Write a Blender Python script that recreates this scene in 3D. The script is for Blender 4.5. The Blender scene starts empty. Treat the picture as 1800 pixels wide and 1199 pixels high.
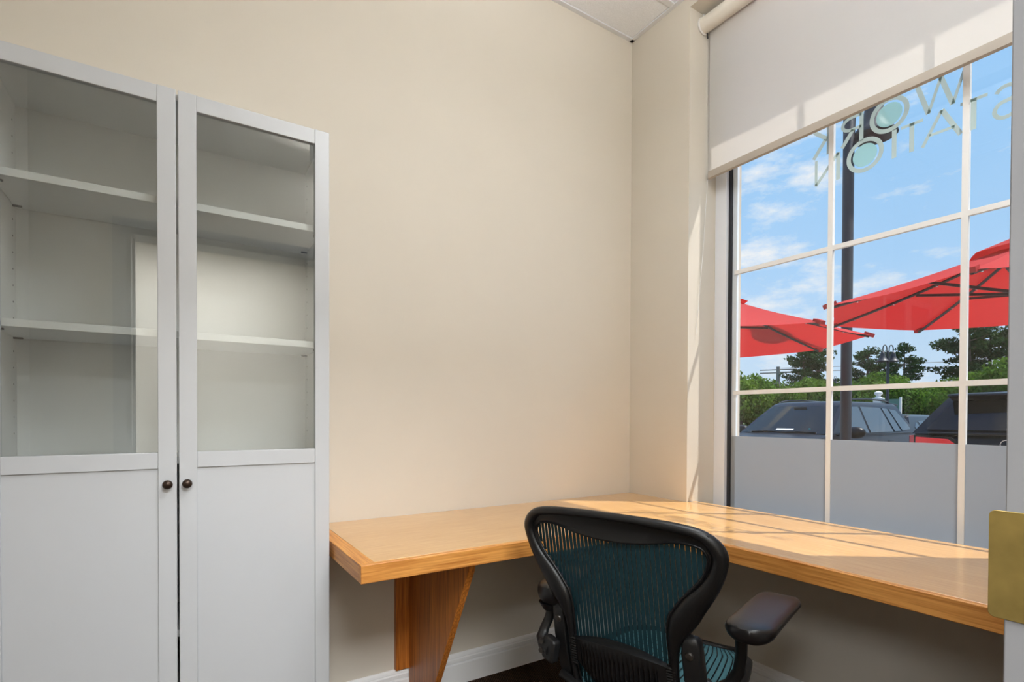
import bpy, bmesh, math, random
from mathutils import Vector, Matrix
random.seed(7)
PI = math.pi
SC = bpy.context.scene
COL = SC.collection

def L(r, g, b, k=1.0):
    def f(c):
        c /= 255.0
        return (c / 12.92 if c <= 0.04045 else ((c + 0.055) / 1.055) ** 2.4) * k
    return (f(r), f(g), f(b), 1.0)

# ------------------------------------------------------------------ camera
cam_d = bpy.data.cameras.new('camera')
cam = bpy.data.objects.new('camera', cam_d)
COL.objects.link(cam)
SC.camera = cam
yaw, pit, rol = math.radians(57.53), math.radians(-0.64), math.radians(0.207)
fw = Vector((math.cos(yaw) * math.cos(pit), math.sin(yaw) * math.cos(pit), math.sin(pit)))
rt = Vector((math.sin(yaw), -math.cos(yaw), 0))
up = rt.cross(fw)
r2 = rt * math.cos(rol) + up * math.sin(rol)
u2 = r2.cross(fw)
M = Matrix((r2, u2, -fw)).transposed().to_4x4()
CAM = Vector((-2.0436, -2.0379, 1.1498))
M.translation = CAM
cam.matrix_world = M
cam_d.sensor_width = 36.0
cam_d.lens = 925.0 / 1800 * 36
cam_d.shift_y = 144.5 / 1800
cam_d.clip_start = 0.02
cam_d.clip_end = 500

# ------------------------------------------------------------------ sky
world = bpy.data.worlds.new('sky')
SC.world = world
world.use_nodes = True
N = world.node_tree.nodes
K = world.node_tree.links
N.clear()
def wn(t, **kw):
    n = N.new(t)
    for a, b in kw.items():
        setattr(n, a, b)
    return n
tc = wn('ShaderNodeTexCoord')
sep = wn('ShaderNodeSeparateXYZ')
K.new(tc.outputs['Generated'], sep.inputs[0])
ramp = wn('ShaderNodeValToRGB')
e = ramp.color_ramp.elements
e[0].position, e[0].color = 0.0, L(214, 233, 251)
e[1].position, e[1].color = 1.0, L(70, 130, 220)
for p, c in ((0.10, L(198, 226, 252)), (0.24, L(174, 216, 255)), (0.5, L(150, 204, 252))):
    n = e.new(p)
    n.color = c
K.new(sep.outputs['Z'], ramp.inputs[0])
# clouds: noise on the direction, stretched level with the horizon
mp = wn('ShaderNodeMapping')
mp.inputs['Scale'].default_value = (1.0, 1.0, 2.6)
mp.inputs['Location'].default_value = (6.37, 18.11, 42.62)
K.new(tc.outputs['Generated'], mp.inputs[0])
nz = wn('ShaderNodeTexNoise')
nz.inputs['Scale'].default_value = 5.2
nz.inputs['Detail'].default_value = 9.0
nz.inputs['Roughness'].default_value = 0.62
K.new(mp.outputs[0], nz.inputs['Vector'])
cr = wn('ShaderNodeValToRGB')
cr.color_ramp.elements[0].position = 0.54
cr.color_ramp.elements[0].color = (0, 0, 0, 1)
cr.color_ramp.elements[1].position = 0.68
cr.color_ramp.elements[1].color = (1, 1, 1, 1)
K.new(nz.outputs['Fac'], cr.inputs[0])
mixc = wn('ShaderNodeMixRGB')
mixc.inputs[2].default_value = L(244, 248, 253)
K.new(cr.outputs[0], mixc.inputs[0])
K.new(ramp.outputs[0], mixc.inputs[1])
bg = wn('ShaderNodeBackground')
bg.inputs['Strength'].default_value = 1.0
wo = wn('ShaderNodeOutputWorld')
K.new(mixc.outputs[0], bg.inputs[0])
K.new(bg.outputs[0], wo.inputs[0])

# ------------------------------------------------------------------ sun, lamps, exposure
SUN_DIR = Vector((0.402, -0.285, 1.0)).normalized()
sd = bpy.data.lights.new('sun', 'SUN')
sd.energy = 8.1
sd.angle = math.radians(0.55)
sd.color = (1.0, 0.96, 0.90)
sun = bpy.data.objects.new('sun', sd)
COL.objects.link(sun)
sun.rotation_euler = SUN_DIR.to_track_quat('Z', 'Y').to_euler()

def area(name, loc, sx, sy, power, color, rot=(0, 0, 0)):
    d = bpy.data.lights.new(name, 'AREA')
    d.shape = 'RECTANGLE'
    d.size, d.size_y = sx, sy
    d.energy = power
    d.color = color
    o = bpy.data.objects.new(name, d)
    COL.objects.link(o)
    o.location = loc
    o.rotation_euler = rot
    return o
area('added_fill_lamp', (-1.10, -1.60, 2.605), 0.56, 0.24, 13, (0.93, 0.97, 1.0))  # added lamp out of view, lifts the room above its daylight level
area('added_fill_uplamp', (-1.10, -1.60, 2.675), 0.56, 0.24, 42, (0.93, 0.97, 1.0), (PI, 0, 0))  # added upward lamp, brightens the ceiling and upper walls
area('added_hall_fill', (-1.85, -3.3, 2.66), 1.3, 0.9, 150, (0.93, 0.97, 1.0))  # added unseen hall lamp, sends fill light in through the doorway

area('added_hall_fill', (-4.3, -2.95, 2.66), 1.3, 0.9, 130, (0.93, 0.97, 1.0))  # second added hall lamp, lightens the wall under the desk
SC.view_settings.view_transform = 'Standard'
SC.view_settings.look = 'None'
SC.view_settings.gamma = 1.0
SC.view_settings.use_curve_mapping = False
SC.view_settings.exposure = 0.0
SC.cycles.max_bounces = 10
SC.cycles.diffuse_bounces = 5
SC.cycles.transparent_max_bounces = 24
SC.cycles.caustics_reflective = False
SC.cycles.caustics_refractive = False

# ------------------------------------------------------------------ materials
def new_mat(name):
    m = bpy.data.materials.new(name)
    m.use_nodes = True
    return m, m.node_tree.nodes, m.node_tree.links, m.node_tree.nodes['Principled BSDF']

def plain(name, col, rough=0.5, metal=0.0, spec=0.5, var=0.0, scale=8.0, bump=0.0, bscale=200.0, coat=0.0):
    m, n, k, p = new_mat(name)
    p.inputs['Base Color'].default_value = col
    p.inputs['Roughness'].default_value = rough
    p.inputs['Metallic'].default_value = metal
    p.inputs['Specular IOR Level'].default_value = spec
    if coat:
        p.inputs['Coat Weight'].default_value = coat
        p.inputs['Coat Roughness'].default_value = 0.04
    t = n.new('ShaderNodeTexCoord')
    if var:
        q = n.new('ShaderNodeTexNoise')
        q.inputs['Scale'].default_value = scale
        q.inputs['Detail'].default_value = 4
        k.new(t.outputs['Object'], q.inputs['Vector'])
        r = n.new('ShaderNodeValToRGB')
        r.color_ramp.elements[0].position = 0.3
        r.color_ramp.elements[1].position = 0.7
        r.color_ramp.elements[0].color = tuple(c * (1 - var) for c in col[:3]) + (1,)
        r.color_ramp.elements[1].color = tuple(min(1, c * (1 + var)) for c in col[:3]) + (1,)
        k.new(q.outputs['Fac'], r.inputs[0])
        k.new(r.outputs[0], p.inputs['Base Color'])
    if bump:
        q = n.new('ShaderNodeTexNoise')
        q.inputs['Scale'].default_value = bscale
        q.inputs['Detail'].default_value = 3
        k.new(t.outputs['Object'], q.inputs['Vector'])
        b = n.new('ShaderNodeBump')
        b.inputs['Strength'].default_value = bump
        b.inputs['Distance'].default_value = 0.002
        k.new(q.outputs['Fac'], b.inputs['Height'])
        k.new(b.outputs[0], p.inputs['Normal'])
    return m

def oak(name, dark, mid, light, axis, rough=0.38, fine=60.0, big=5.0, coat=0.0):
    """wood grain running along one object axis"""
    m, n, k, p = new_mat(name)
    t = n.new('ShaderNodeTexCoord')
    def noise(long, across, detail, dist=0.0):
        mpn = n.new('ShaderNodeMapping')
        s = [across] * 3
        s['xyz'.index(axis)] = long
        mpn.inputs['Scale'].default_value = s
        k.new(t.outputs['Object'], mpn.inputs[0])
        q = n.new('ShaderNodeTexNoise')
        q.inputs['Scale'].default_value = 1.0
        q.inputs['Detail'].default_value = detail
        q.inputs['Distortion'].default_value = dist
        k.new(mpn.outputs[0], q.inputs['Vector'])
        return q
    a = noise(1.2, big, 3, 0.6)
    b = noise(fine * 0.10, fine * 3.0, 5)
    r = n.new('ShaderNodeValToRGB')
    r.color_ramp.elements[0].position = 0.32
    r.color_ramp.elements[0].color = mid
    r.color_ramp.elements[1].position = 0.68
    r.color_ramp.elements[1].color = light
    k.new(a.outputs['Fac'], r.inputs[0])
    r2_ = n.new('ShaderNodeValToRGB')
    r2_.color_ramp.elements[0].position = 0.38
    r2_.color_ramp.elements[0].color = (1, 1, 1, 1)
    r2_.color_ramp.elements[1].position = 0.70
    r2_.color_ramp.elements[1].color = (0, 0, 0, 1)
    k.new(b.outputs['Fac'], r2_.inputs[0])
    mx = n.new('ShaderNodeMixRGB')
    mx.inputs[1].default_value = dark
    k.new(r2_.outputs[0], mx.inputs[0])
    k.new(r.outputs[0], mx.inputs[2])
    k.new(mx.outputs[0], p.inputs['Base Color'])
    p.inputs['Roughness'].default_value = rough
    p.inputs['Coat Weight'].default_value = coat
    p.inputs['Coat Roughness'].default_value = 0.16
    p.inputs['Coat IOR'].default_value = 1.56
    bp = n.new('ShaderNodeBump')
    bp.inputs['Strength'].default_value = 0.12
    bp.inputs['Distance'].default_value = 0.001
    k.new(b.outputs['Fac'], bp.inputs['Height'])
    k.new(bp.outputs[0], p.inputs['Normal'])
    return m

def glass(name, tint=(1, 1, 1, 1), refl=1.0):
    m = bpy.data.materials.new(name)
    m.use_nodes = True
    n, k = m.node_tree.nodes, m.node_tree.links
    n.clear()
    tr = n.new('ShaderNodeBsdfTransparent')
    tr.inputs[0].default_value = tint
    gl = n.new('ShaderNodeBsdfGlossy')
    gl.inputs['Roughness'].default_value = 0.0
    lw = n.new('ShaderNodeLayerWeight')
    pw = n.new('ShaderNodeMath')
    pw.operation = 'POWER'
    pw.inputs[1].default_value = 5.0
    k.new(lw.outputs['Facing'], pw.inputs[0])
    mu = n.new('ShaderNodeMath')
    mu.operation = 'MULTIPLY_ADD'
    mu.inputs[1].default_value = 0.9 * refl
    mu.inputs[2].default_value = 0.04 * refl
    k.new(pw.outputs[0], mu.inputs[0])
    mx = n.new('ShaderNodeMixShader')
    k.new(mu.outputs[0], mx.inputs[0])
    k.new(tr.outputs[0], mx.inputs[1])
    k.new(gl.outputs[0], mx.inputs[2])
    o = n.new('ShaderNodeOutputMaterial')
    k.new(mx.outputs[0], o.inputs[0])
    return m

def sheer(name, diff, trans, fac, clear=0.0, rough=None):
    """thin sheet: part diffuse, part light passing through, part see-through"""
    m = bpy.data.materials.new(name)
    m.use_nodes = True
    n, k = m.node_tree.nodes, m.node_tree.links
    n.clear()
    d = n.new('ShaderNodeBsdfDiffuse')
    d.inputs[0].default_value = diff
    t = n.new('ShaderNodeBsdfTranslucent')
    t.inputs[0].default_value = trans
    mx = n.new('ShaderNodeMixShader')
    mx.inputs[0].default_value = fac
    k.new(d.outputs[0], mx.inputs[1])
    k.new(t.outputs[0], mx.inputs[2])
    out = mx
    if clear:
        c = n.new('ShaderNodeBsdfTransparent')
        m2 = n.new('ShaderNodeMixShader')
        m2.inputs[0].default_value = clear
        k.new(mx.outputs[0], m2.inputs[1])
        k.new(c.outputs[0], m2.inputs[2])
        out = m2
    o = n.new('ShaderNodeOutputMaterial')
    k.new(out.outputs[0], o.inputs[0])
    return m

MT = {}
MT['wall'] = plain('cream_wall_paint', (0.620, 0.570, 0.490, 1), 0.75, spec=0.25, var=0.015, scale=3, bump=0.06, bscale=260)
MT['trim'] = plain('white_trim_paint', (0.84, 0.84, 0.84, 1), 0.42, var=0.01)
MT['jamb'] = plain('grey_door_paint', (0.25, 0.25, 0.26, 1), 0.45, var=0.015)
MT['tile'] = plain('ceiling_tile_board', (0.85, 0.87, 0.90, 1), 0.9, spec=0.1, var=0.05, scale=160, bump=0.5, bscale=300)
MT['tbar'] = plain('white_grid_metal', (0.72, 0.73, 0.75, 1), 0.4)
MT['carpet'] = None
MT['laminate'] = plain('white_laminate', (0.50, 0.51, 0.525, 1), 0.34, var=0.008)
MT['laminate_in'] = plain('white_laminate_inside', (0.72, 0.72, 0.71, 1), 0.45, var=0.008)
MT['bronze'] = plain('dark_bronze', (0.055, 0.035, 0.025, 1), 0.34, metal=0.7, var=0.15, scale=40)
MT['black'] = plain('black_gap', (0.01, 0.01, 0.01, 1), 0.8)
MT['pin'] = plain('dark_steel_pin', (0.06, 0.06, 0.06, 1), 0.4, metal=0.6)
MT['brass'] = plain('aged_brass', (0.42, 0.31, 0.10, 1), 0.33, metal=0.85, var=0.14, scale=30, bump=0.1, bscale=90)
MT['vinyl'] = plain('white_window_vinyl', (0.74, 0.76, 0.80, 1), 0.4)
MT['gasket'] = plain('black_gasket', (0.012, 0.014, 0.02, 1), 0.5)
MT['spacer'] = plain('light_spacer', (0.72, 0.78, 0.84, 1), 0.4)
MT['muntin'] = plain('ivory_glazing_bar', (0.80, 0.80, 0.79, 1), 0.4)
MT['pane'] = glass('window_glass', (0.985, 0.99, 0.99, 1), 1.0)
MT['cabglass'] = glass('cabinet_glass', (0.93, 0.945, 0.94, 1), 2.2)
MT['frost'] = sheer('frosted_film', (0.50, 0.54, 0.58, 1), (0.52, 0.57, 0.62, 1), 0.55)
MT['letter'] = sheer('etched_lettering', (0.55, 0.62, 0.58, 1), (0.62, 0.70, 0.66, 1), 0.72, clear=0.2)
MT['disc'] = sheer('teal_etched_disc', (0.40, 0.58, 0.56, 1), (0.48, 0.72, 0.70, 1), 0.7, clear=0.30)
MT['blind'] = sheer('blind_fabric', (0.78, 0.765, 0.74, 1), (0.92, 0.89, 0.85, 1), 0.56)
MT['blindbar'] = plain('taupe_hem_fabric', (0.40, 0.35, 0.295, 1), 0.7)
MT['roller'] = plain('cream_roller_fabric', (0.70, 0.655, 0.58, 1), 0.65)
MT['cord'] = plain('white_bead_cord', (0.78, 0.77, 0.74, 1), 0.5)
MT['oak_top_x'] = oak('oak_top_along_x', L(192, 142, 82), L(204, 156, 94), L(213, 168, 108), 'x', coat=1.0)
MT['oak_top_y'] = oak('oak_top_along_y', L(192, 142, 82), L(204, 156, 94), L(213, 168, 108), 'y', coat=1.0)
MT['oak_edge_x'] = oak('oak_edge_along_x', L(170, 104, 40), L(206, 140, 66), L(216, 154, 80), 'x', 0.45)
MT['oak_edge_y'] = oak('oak_edge_along_y', L(170, 104, 40), L(206, 140, 66), L(216, 154, 80), 'y', 0.45)
MT['oak_leg'] = oak('stained_oak_upright', L(136, 74, 24), L(176, 102, 38), L(206, 128, 54), 'z', 0.42, big=9.0)
MT['plastic'] = plain('black_plastic', (0.0060, 0.0060, 0.0065, 1), 0.36, spec=0.42, bump=0.15, bscale=700)
MT['graphite'] = plain('graphite_metal', (0.0115, 0.0115, 0.012, 1), 0.40, spec=0.42, bump=0.1, bscale=500)
MT['rubber'] = plain('black_armrest_skin', (0.008, 0.008, 0.009, 1), 0.28, bump=0.1, bscale=600)
MT['screw'] = plain('dark_screw', (0.12, 0.11, 0.10, 1), 0.35, metal=0.9)
MT['pellicle'] = plain('dark_teal_mesh', (0.006, 0.031, 0.041, 1), 0.6, spec=0.3)
MT['seatmesh'] = plain('teal_seat_mesh', (0.050, 0.150, 0.180, 1), 0.6)
MT['pole'] = plain('black_pole_paint', (0.020, 0.022, 0.028, 1), 0.45)
MT['red'] = sheer('red_canvas', (0.50, 0.075, 0.078, 1), (0.50, 0.010, 0.010, 1), 0.34)
MT['asphalt'] = plain('asphalt', (0.10, 0.10, 0.105, 1), 0.9, var=0.2, scale=6, bump=0.4, bscale=60)
MT['pavers'] = plain('concrete_walk', (0.42, 0.41, 0.39, 1), 0.85, var=0.08, scale=3)
MT['lawn'] = plain('grass_ground', (0.06, 0.11, 0.025, 1), 0.95, var=0.3, scale=2)
MT['brick'] = plain('outer_render', (0.55, 0.50, 0.43, 1), 0.8)
MT['navy'] = plain('blue_grey_car_paint', (0.005, 0.008, 0.017, 1), 0.35, spec=0.25, coat=0.22)
MT['blackpaint'] = plain('black_car_paint', (0.003, 0.003, 0.0035, 1), 0.35, spec=0.2, coat=0.3)
MT['greypaint'] = plain('dark_grey_car_paint', (0.010, 0.012, 0.016, 1), 0.35, spec=0.3, coat=0.4)
MT['carglass'] = plain('dark_car_glass', (0.006, 0.010, 0.011, 1), 0.04, spec=0.5)
MT['sideglass'] = plain('side_car_glass', (0.03, 0.035, 0.04, 1), 0.04, spec=1.0)
MT['sideglass'].node_tree.nodes['Principled BSDF'].inputs['IOR'].default_value = 1.9
MT['tint'] = plain('tinted_rear_glass', (0.005, 0.005, 0.005, 1), 0.06, spec=0.3)
MT['tyre'] = plain('tyre_rubber', (0.012, 0.012, 0.012, 1), 0.8)
MT['alloy'] = plain('wheel_alloy', (0.35, 0.35, 0.36, 1), 0.3, metal=0.9)
MT['chrome'] = plain('bright_chrome', (0.6, 0.6, 0.62, 1), 0.12, metal=1.0)
MT['tail'] = plain('red_tail_lens', (0.50, 0.012, 0.018, 1), 0.12, spec=0.7)
MT['tail2'] = plain('bright_red_tail_lens', (0.85, 0.030, 0.035, 1), 0.15, spec=0.7)
MT['head'] = plain('clear_head_lens', (0.5, 0.52, 0.55, 1), 0.1)
MT['dash'] = plain('white_paper', (0.75, 0.75, 0.72, 1), 0.6)
MT['teal'] = plain('teal_sticker', (0.05, 0.40, 0.40, 1), 0.5)
MT['leaf'] = [sheer('green_leaves_a', (0.085, 0.165, 0.030, 1), (0.10, 0.20, 0.02, 1), 0.3),
              sheer('green_leaves_b', (0.060, 0.120, 0.028, 1), (0.07, 0.14, 0.02, 1), 0.3),
              sheer('green_leaves_c', (0.115, 0.190, 0.038, 1), (0.12, 0.22, 0.02, 1), 0.3)]
MT['needle'] = sheer('pine_needles', (0.040, 0.080, 0.036, 1), (0.04, 0.08, 0.02, 1), 0.25)
MT['bark'] = plain('grey_bark', (0.09, 0.075, 0.06, 1), 0.9, var=0.2, scale=5)
MT['wood_pole'] = plain('weathered_pole', (0.30, 0.28, 0.26, 1), 0.9)
MT['sign_white'] = plain('white_sign_post', (0.75, 0.75, 0.73, 1), 0.5)
MT['sign_green'] = plain('green_sign_panel', (0.10, 0.22, 0.17, 1), 0.5)
MT['galv'] = plain('galvanised_steel', (0.5, 0.5, 0.5, 1), 0.4, metal=0.5)

def carpet_mat():
    m, n, k, p = new_mat('brown_ribbed_carpet')
    t = n.new('ShaderNodeTexCoord')
    mpn = n.new('ShaderNodeMapping')
    mpn.inputs['Rotation'].default_value = (0, 0, math.radians(20))
    k.new(t.outputs['Object'], mpn.inputs[0])
    w = n.new('ShaderNodeTexWave')
    w.inputs['Scale'].default_value = 42
    w.inputs['Distortion'].default_value = 2.5
    w.inputs['Detail'].default_value = 3
    k.new(mpn.outputs[0], w.inputs['Vector'])
    r = n.new('ShaderNodeValToRGB')
    r.color_ramp.elements[0].color = (0.018, 0.010, 0.007, 1)
    r.color_ramp.elements[1].color = (0.10, 0.058, 0.036, 1)
    k.new(w.outputs['Fac'], r.inputs[0])
    k.new(r.outputs[0], p.inputs['Base Color'])
    p.inputs['Roughness'].default_value = 0.95
    p.inputs['Specular IOR Level'].default_value = 0.1
    b = n.new('ShaderNodeBump')
    b.inputs['Strength'].default_value = 0.8
    b.inputs['Distance'].default_value = 0.004
    k.new(w.outputs['Fac'], b.inputs['Height'])
    k.new(b.outputs[0], p.inputs['Normal'])
    return m
MT['carpet'] = carpet_mat()

# ------------------------------------------------------------------ mesh helpers
class MB:
    """collects vertices and faces; build() links them as ONE mesh object"""
    def __init__(s):
        s.v, s.f = [], []
    def add(s, vs, fs):
        b = len(s.v)
        s.v += [tuple(p) for p in vs]
        s.f += [tuple(i + b for i in f) for f in fs]
        return s
    def box(s, x0, x1, y0, y1, z0, z1):
        vs = [(x, y, z) for z in (z0, z1) for y in (y0, y1) for x in (x0, x1)]
        return s.add(vs, [(0, 2, 3, 1), (4, 5, 7, 6), (0, 1, 5, 4), (2, 6, 7, 3), (0, 4, 6, 2), (1, 3, 7, 5)])
    def bar(s, a, b, w, h, upv=(0, 0, 1)):
        a, b = Vector(a), Vector(b)
        d = (b - a).normalized()
        u = Vector(upv)
        x = d.cross(u)
        if x.length < 1e-4:
            x = d.cross(Vector((1, 0, 0)))
        x.normalize()
        y = x.cross(d)
        vs = [p + x * (w / 2 * i) + y * (h / 2 * j) for p in (a, b) for i, j in ((-1, -1), (1, -1), (1, 1), (-1, 1))]
        return s.add(vs, [(0, 1, 2, 3), (7, 6, 5, 4), (0, 4, 5, 1), (1, 5, 6, 2), (2, 6, 7, 3), (3, 7, 4, 0)])
    def prism(s, poly, axis, a, b):
        """polygon in the two other axes, extruded along axis from a to b"""
        n = len(poly)
        def mk(p, t):
            q = list(p)
            q.insert('xyz'.index(axis), t)
            return tuple(q)
        vs = [mk(p, a) for p in poly] + [mk(p, b) for p in poly]
        fs = [tuple(range(n)), tuple(range(2 * n - 1, n - 1, -1))]
        fs += [(i, (i + 1) % n, n + (i + 1) % n, n + i) for i in range(n)]
        return s.add(vs, fs)
    def rings(s, rs, cap=True, closed=True):
        n = len(rs[0])
        vs = [p for r in rs for p in r]
        fs = []
        for i in range(len(rs) - 1):
            for j in range(n if closed else n - 1):
                a, b = i * n + j, i * n + (j + 1) % n
                fs.append((a, b, b + n, a + n))
        if cap:
            fs.append(tuple(range(n - 1, -1, -1)))
            fs.append(tuple(range((len(rs) - 1) * n, len(rs) * n)))
        return s.add(vs, fs)
    def tube(s, pts, rad, n=10, cap=True, flat=1.0, upv=None):
        pts = [Vector(p) for p in pts]
        rs = []
        ref = None
        for i, p in enumerate(pts):
            d = (pts[min(i + 1, len(pts) - 1)] - pts[max(i - 1, 0)]).normalized()
            if ref is None:
                ref = Vector(upv) if upv else (Vector((0, 0, 1)) if abs(d.z) < 0.9 else Vector((1, 0, 0)))
            x = d.cross(ref).normalized()
            y = x.cross(d).normalized()
            ref = y
            r = rad[i] if isinstance(rad, (list, tuple)) else rad
            rs.append([p + x * (r * math.cos(2 * PI * j / n)) + y * (r * flat * math.sin(2 * PI * j / n)) for j in range(n)])
        return s.rings(rs, cap)
    def lathe(s, prof, c, axis='z', n=20):
        """profile of (radius, height) turned about an axis through c"""
        rs = []
        for r, h in prof:
            ring = []
            for j in range(n):
                a = 2 * PI * j / n
                u, w = r * math.cos(a), r * math.sin(a)
                q = {'z': (u, w, h), 'y': (u, h, w), 'x': (h, u, w)}[axis]
                ring.append((c[0] + q[0], c[1] + q[1], c[2] + q[2]))
            rs.append(ring)
        return s.rings(rs, True)
    def sphere(s, c, r, n=10, sq=(1, 1, 1)):
        prof = [(max(1e-4, math.sin(PI * i / n)), -math.cos(PI * i / n)) for i in range(n + 1)]
        rs = [[(c[0] + r * sq[0] * p * math.cos(2 * PI * j / (n * 2)), c[1] + r * sq[1] * p * math.sin(2 * PI * j / (n * 2)),
                c[2] + r * sq[2] * h) for j in range(n * 2)] for p, h in prof]
        return s.rings(rs, True)
    def build(s, name, m, parent=None, bevel=0.0, smooth=None, fix=True, seg=2):
        me = bpy.data.meshes.new(name)
        off = Vector((0, 0, 0))
        if parent is not None and parent.get('_abs'):
            off = Vector(parent['_abs'])
        me.from_pydata([Vector(p) - off for p in s.v], [], s.f)
        me.materials.append(m)
        if fix:
            bm = bmesh.new()
            bm.from_mesh(me)
            bmesh.ops.recalc_face_normals(bm, faces=bm.faces)
            bm.to_mesh(me)
            bm.free()
        if smooth is not None:
            for p in me.polygons:
                p.use_smooth = True
            me.set_sharp_from_angle(angle=math.radians(smooth))
        o = bpy.data.objects.new(name, me)
        COL.objects.link(o)
        if parent is not None:
            o.parent = parent
            if '_abs' in parent:
                o['_abs'] = parent['_abs']
        if bevel:
            b = o.modifiers.new('bevel', 'BEVEL')
            b.width = bevel
            b.segments = seg
            b.limit_method = 'ANGLE'
            b.angle_limit = math.radians(40)
            for p in me.polygons:
                p.use_smooth = True
            me.set_sharp_from_angle(angle=math.radians(35))
        return o

def box(x0, x1, y0, y1, z0, z1):
    return MB().box(min(x0, x1), max(x0, x1), min(y0, y1), max(y0, y1), z0, z1)

def tag(o, label, cat, group=None):
    o['label'] = label
    o['category'] = cat
    if group:
        o['group'] = group
    return o
def thing(name, label, cat, loc, group=None, rotz=0.0, world=True):
    """Empty at a thing's base; with world=True its parts are given in world coordinates"""
    o = bpy.data.objects.new(name, None)
    COL.objects.link(o)
    o.location = loc
    o.rotation_euler = (0, 0, rotz)
    o.empty_display_size = 0.1
    if world:
        o['_abs'] = tuple(loc)
    return tag(o, label, cat, group)
def struct(o, label=None):
    o['kind'] = 'structure'
    if label:
        o['label'] = label
    return o
def kids(o):
    return [c for c in bpy.data.objects if c.parent == o]
def copy_tree(o, parent=None, tree=None):
    c = o.copy()
    COL.objects.link(c)
    if parent is not None:
        c.parent = parent
    for ch in list(o.children):
        copy_tree(ch, c)
    return c

# ------------------------------------------------------------------ the room
H = 3.142          # ceiling
YF = -1.867        # inner face of the wall with the doorway
XL = -2.62         # left wall
RV0, RV1 = -0.376, -1.846   # window opening
XO = 0.38          # outer face of window wall
SILL, HEAD = 0.60, 3.086

struct(box(XL - 0.12, XO, 0.0, 0.12, 0, H + 0.1).build('wall_back', MT['wall']), 'cream painted wall behind the bookcase and desk')
wr = MB()
wr.box(0, XO, RV0, 0.0, 0, H + 0.1)
wr.box(0, XO, RV1, RV0, 0, SILL)
wr.box(0, XO, RV1, RV0, HEAD, H + 0.1)
wr.box(0, XO, -6.0, RV1, 0, H + 0.1)
struct(wr.build('wall_right', MT['wall']), 'cream painted wall around the deep window recess')
wf = MB()
DX0, DX1, DH = -2.235, -1.315, 2.06
wf.box(DX1 + 0.02, 0.0, YF - 0.11, YF, 0, H + 0.1)
wf.box(XL, DX0 - 0.02, YF - 0.11, YF, 0, H + 0.1)
wf.box(DX0 - 0.02, DX1 + 0.02, YF - 0.11, YF, DH + 0.02, H + 0.1)
struct(wf.build('wall_front', MT['wall']), 'cream painted wall with the doorway')
struct(box(XL - 0.12, XL, YF - 0.11, 0, 0, H + 0.1).build('wall_left', MT['wall']))
struct(box(-6.6, XL - 0.121, YF - 0.11, YF, 0, H + 0.1).build('wall_hall_front', MT['wall']))
struct(box(-6.72, -6.6, -4.2, YF, 0, H + 0.1).build('wall_hall_end', MT['wall']))
struct(box(-6.72, XO, -4.32, -4.2, 0, H + 0.1).build('wall_hall', MT['wall']))
struct(box(-6.72, XO, -4.32, 0.0, -0.1, 0).build('floor', MT['carpet']), 'dark brown ribbed carpet floor')
struct(box(-6.6, 0.0, -4.2, YF - 0.11, 2.70, 2.80).build('ceiling_hall', MT['tile']))

# suspended ceiling: bars and tiles
ceil = struct(box(XL, 0, YF, 0, H + 0.03, H + 0.10).build('ceiling', MT['tile']), 'white suspended tile ceiling')
ys = [-0.012, -0.288, -0.898, -1.508, YF + 0.012]
xs = [-0.012, -1.225, -2.445, XL + 0.012]
tile_n = 0
for i in range(len(ys) - 1):
    for j in range(len(xs) - 1):
        box(xs[j + 1] + 0.010, xs[j] - 0.010, ys[i + 1] + 0.010, ys[i] - 0.010, H + 0.003, H + 0.022).build('ceiling_tile', MT['tile'], ceil, bevel=0.002)
for y in ys[1:-1]:
    box(XL + 0.02, -0.02, y - 0.0125, y + 0.0125, H - 0.002, H + 0.006).build('grid_bar', MT['tbar'], ceil)
for x in xs[1:-1]:
    box(x - 0.0125, x + 0.0125, YF + 0.02, -0.02, H - 0.002, H + 0.006).build('grid_bar', MT['tbar'], ceil)
wa = [(XL, 0, -0.022, 0.0), (XL, 0, YF, YF + 0.022), (-0.022, 0.0, YF, 0), (XL, XL + 0.022, YF, 0)]
for a in wa:
    box(a[0], a[1], a[2], a[3], H - 0.004, H + 0.004).build('wall_angle', MT['tbar'], ceil, bevel=0.001)

# baseboards with a stepped top
def baseboard(name, along, a, b, flip, label):
    pr = [(0, 0), (0.018, 0), (0.018, 0.086), (0.0165, 0.089), (0.009, 0.0905), (0.009, 0.0935), (0.0145, 0.095), (0.0145, 0.108), (0.011, 0.1125), (0.011, 0.1145), (0.0125, 0.116), (0.010, 0.124), (0.004, 0.130), (0, 0.130)]
    mb = MB()
    if along == 'x':
        mb.prism([(-p[0] * flip if flip > 0 else YF + p[0], p[1]) for p in pr], 'x', a, b)
    else:
        mb.prism([(-p[0] if flip > 0 else XL + p[0], p[1]) for p in pr], 'y', a, b)
    return struct(mb.build(name, MT['trim'], smooth=12), label)
baseboard('baseboard_back', 'x', XL, -0.001, 1, 'white moulded baseboard along the wall behind the desk')
baseboard('baseboard_right', 'y', YF, -0.0165, 1, 'white moulded baseboard below the window')
baseboard('baseboard_front', 'x', DX1 + 0.085, -0.017, -1, None)
baseboard('baseboard_left', 'y', YF, -0.017, -1, None)

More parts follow.
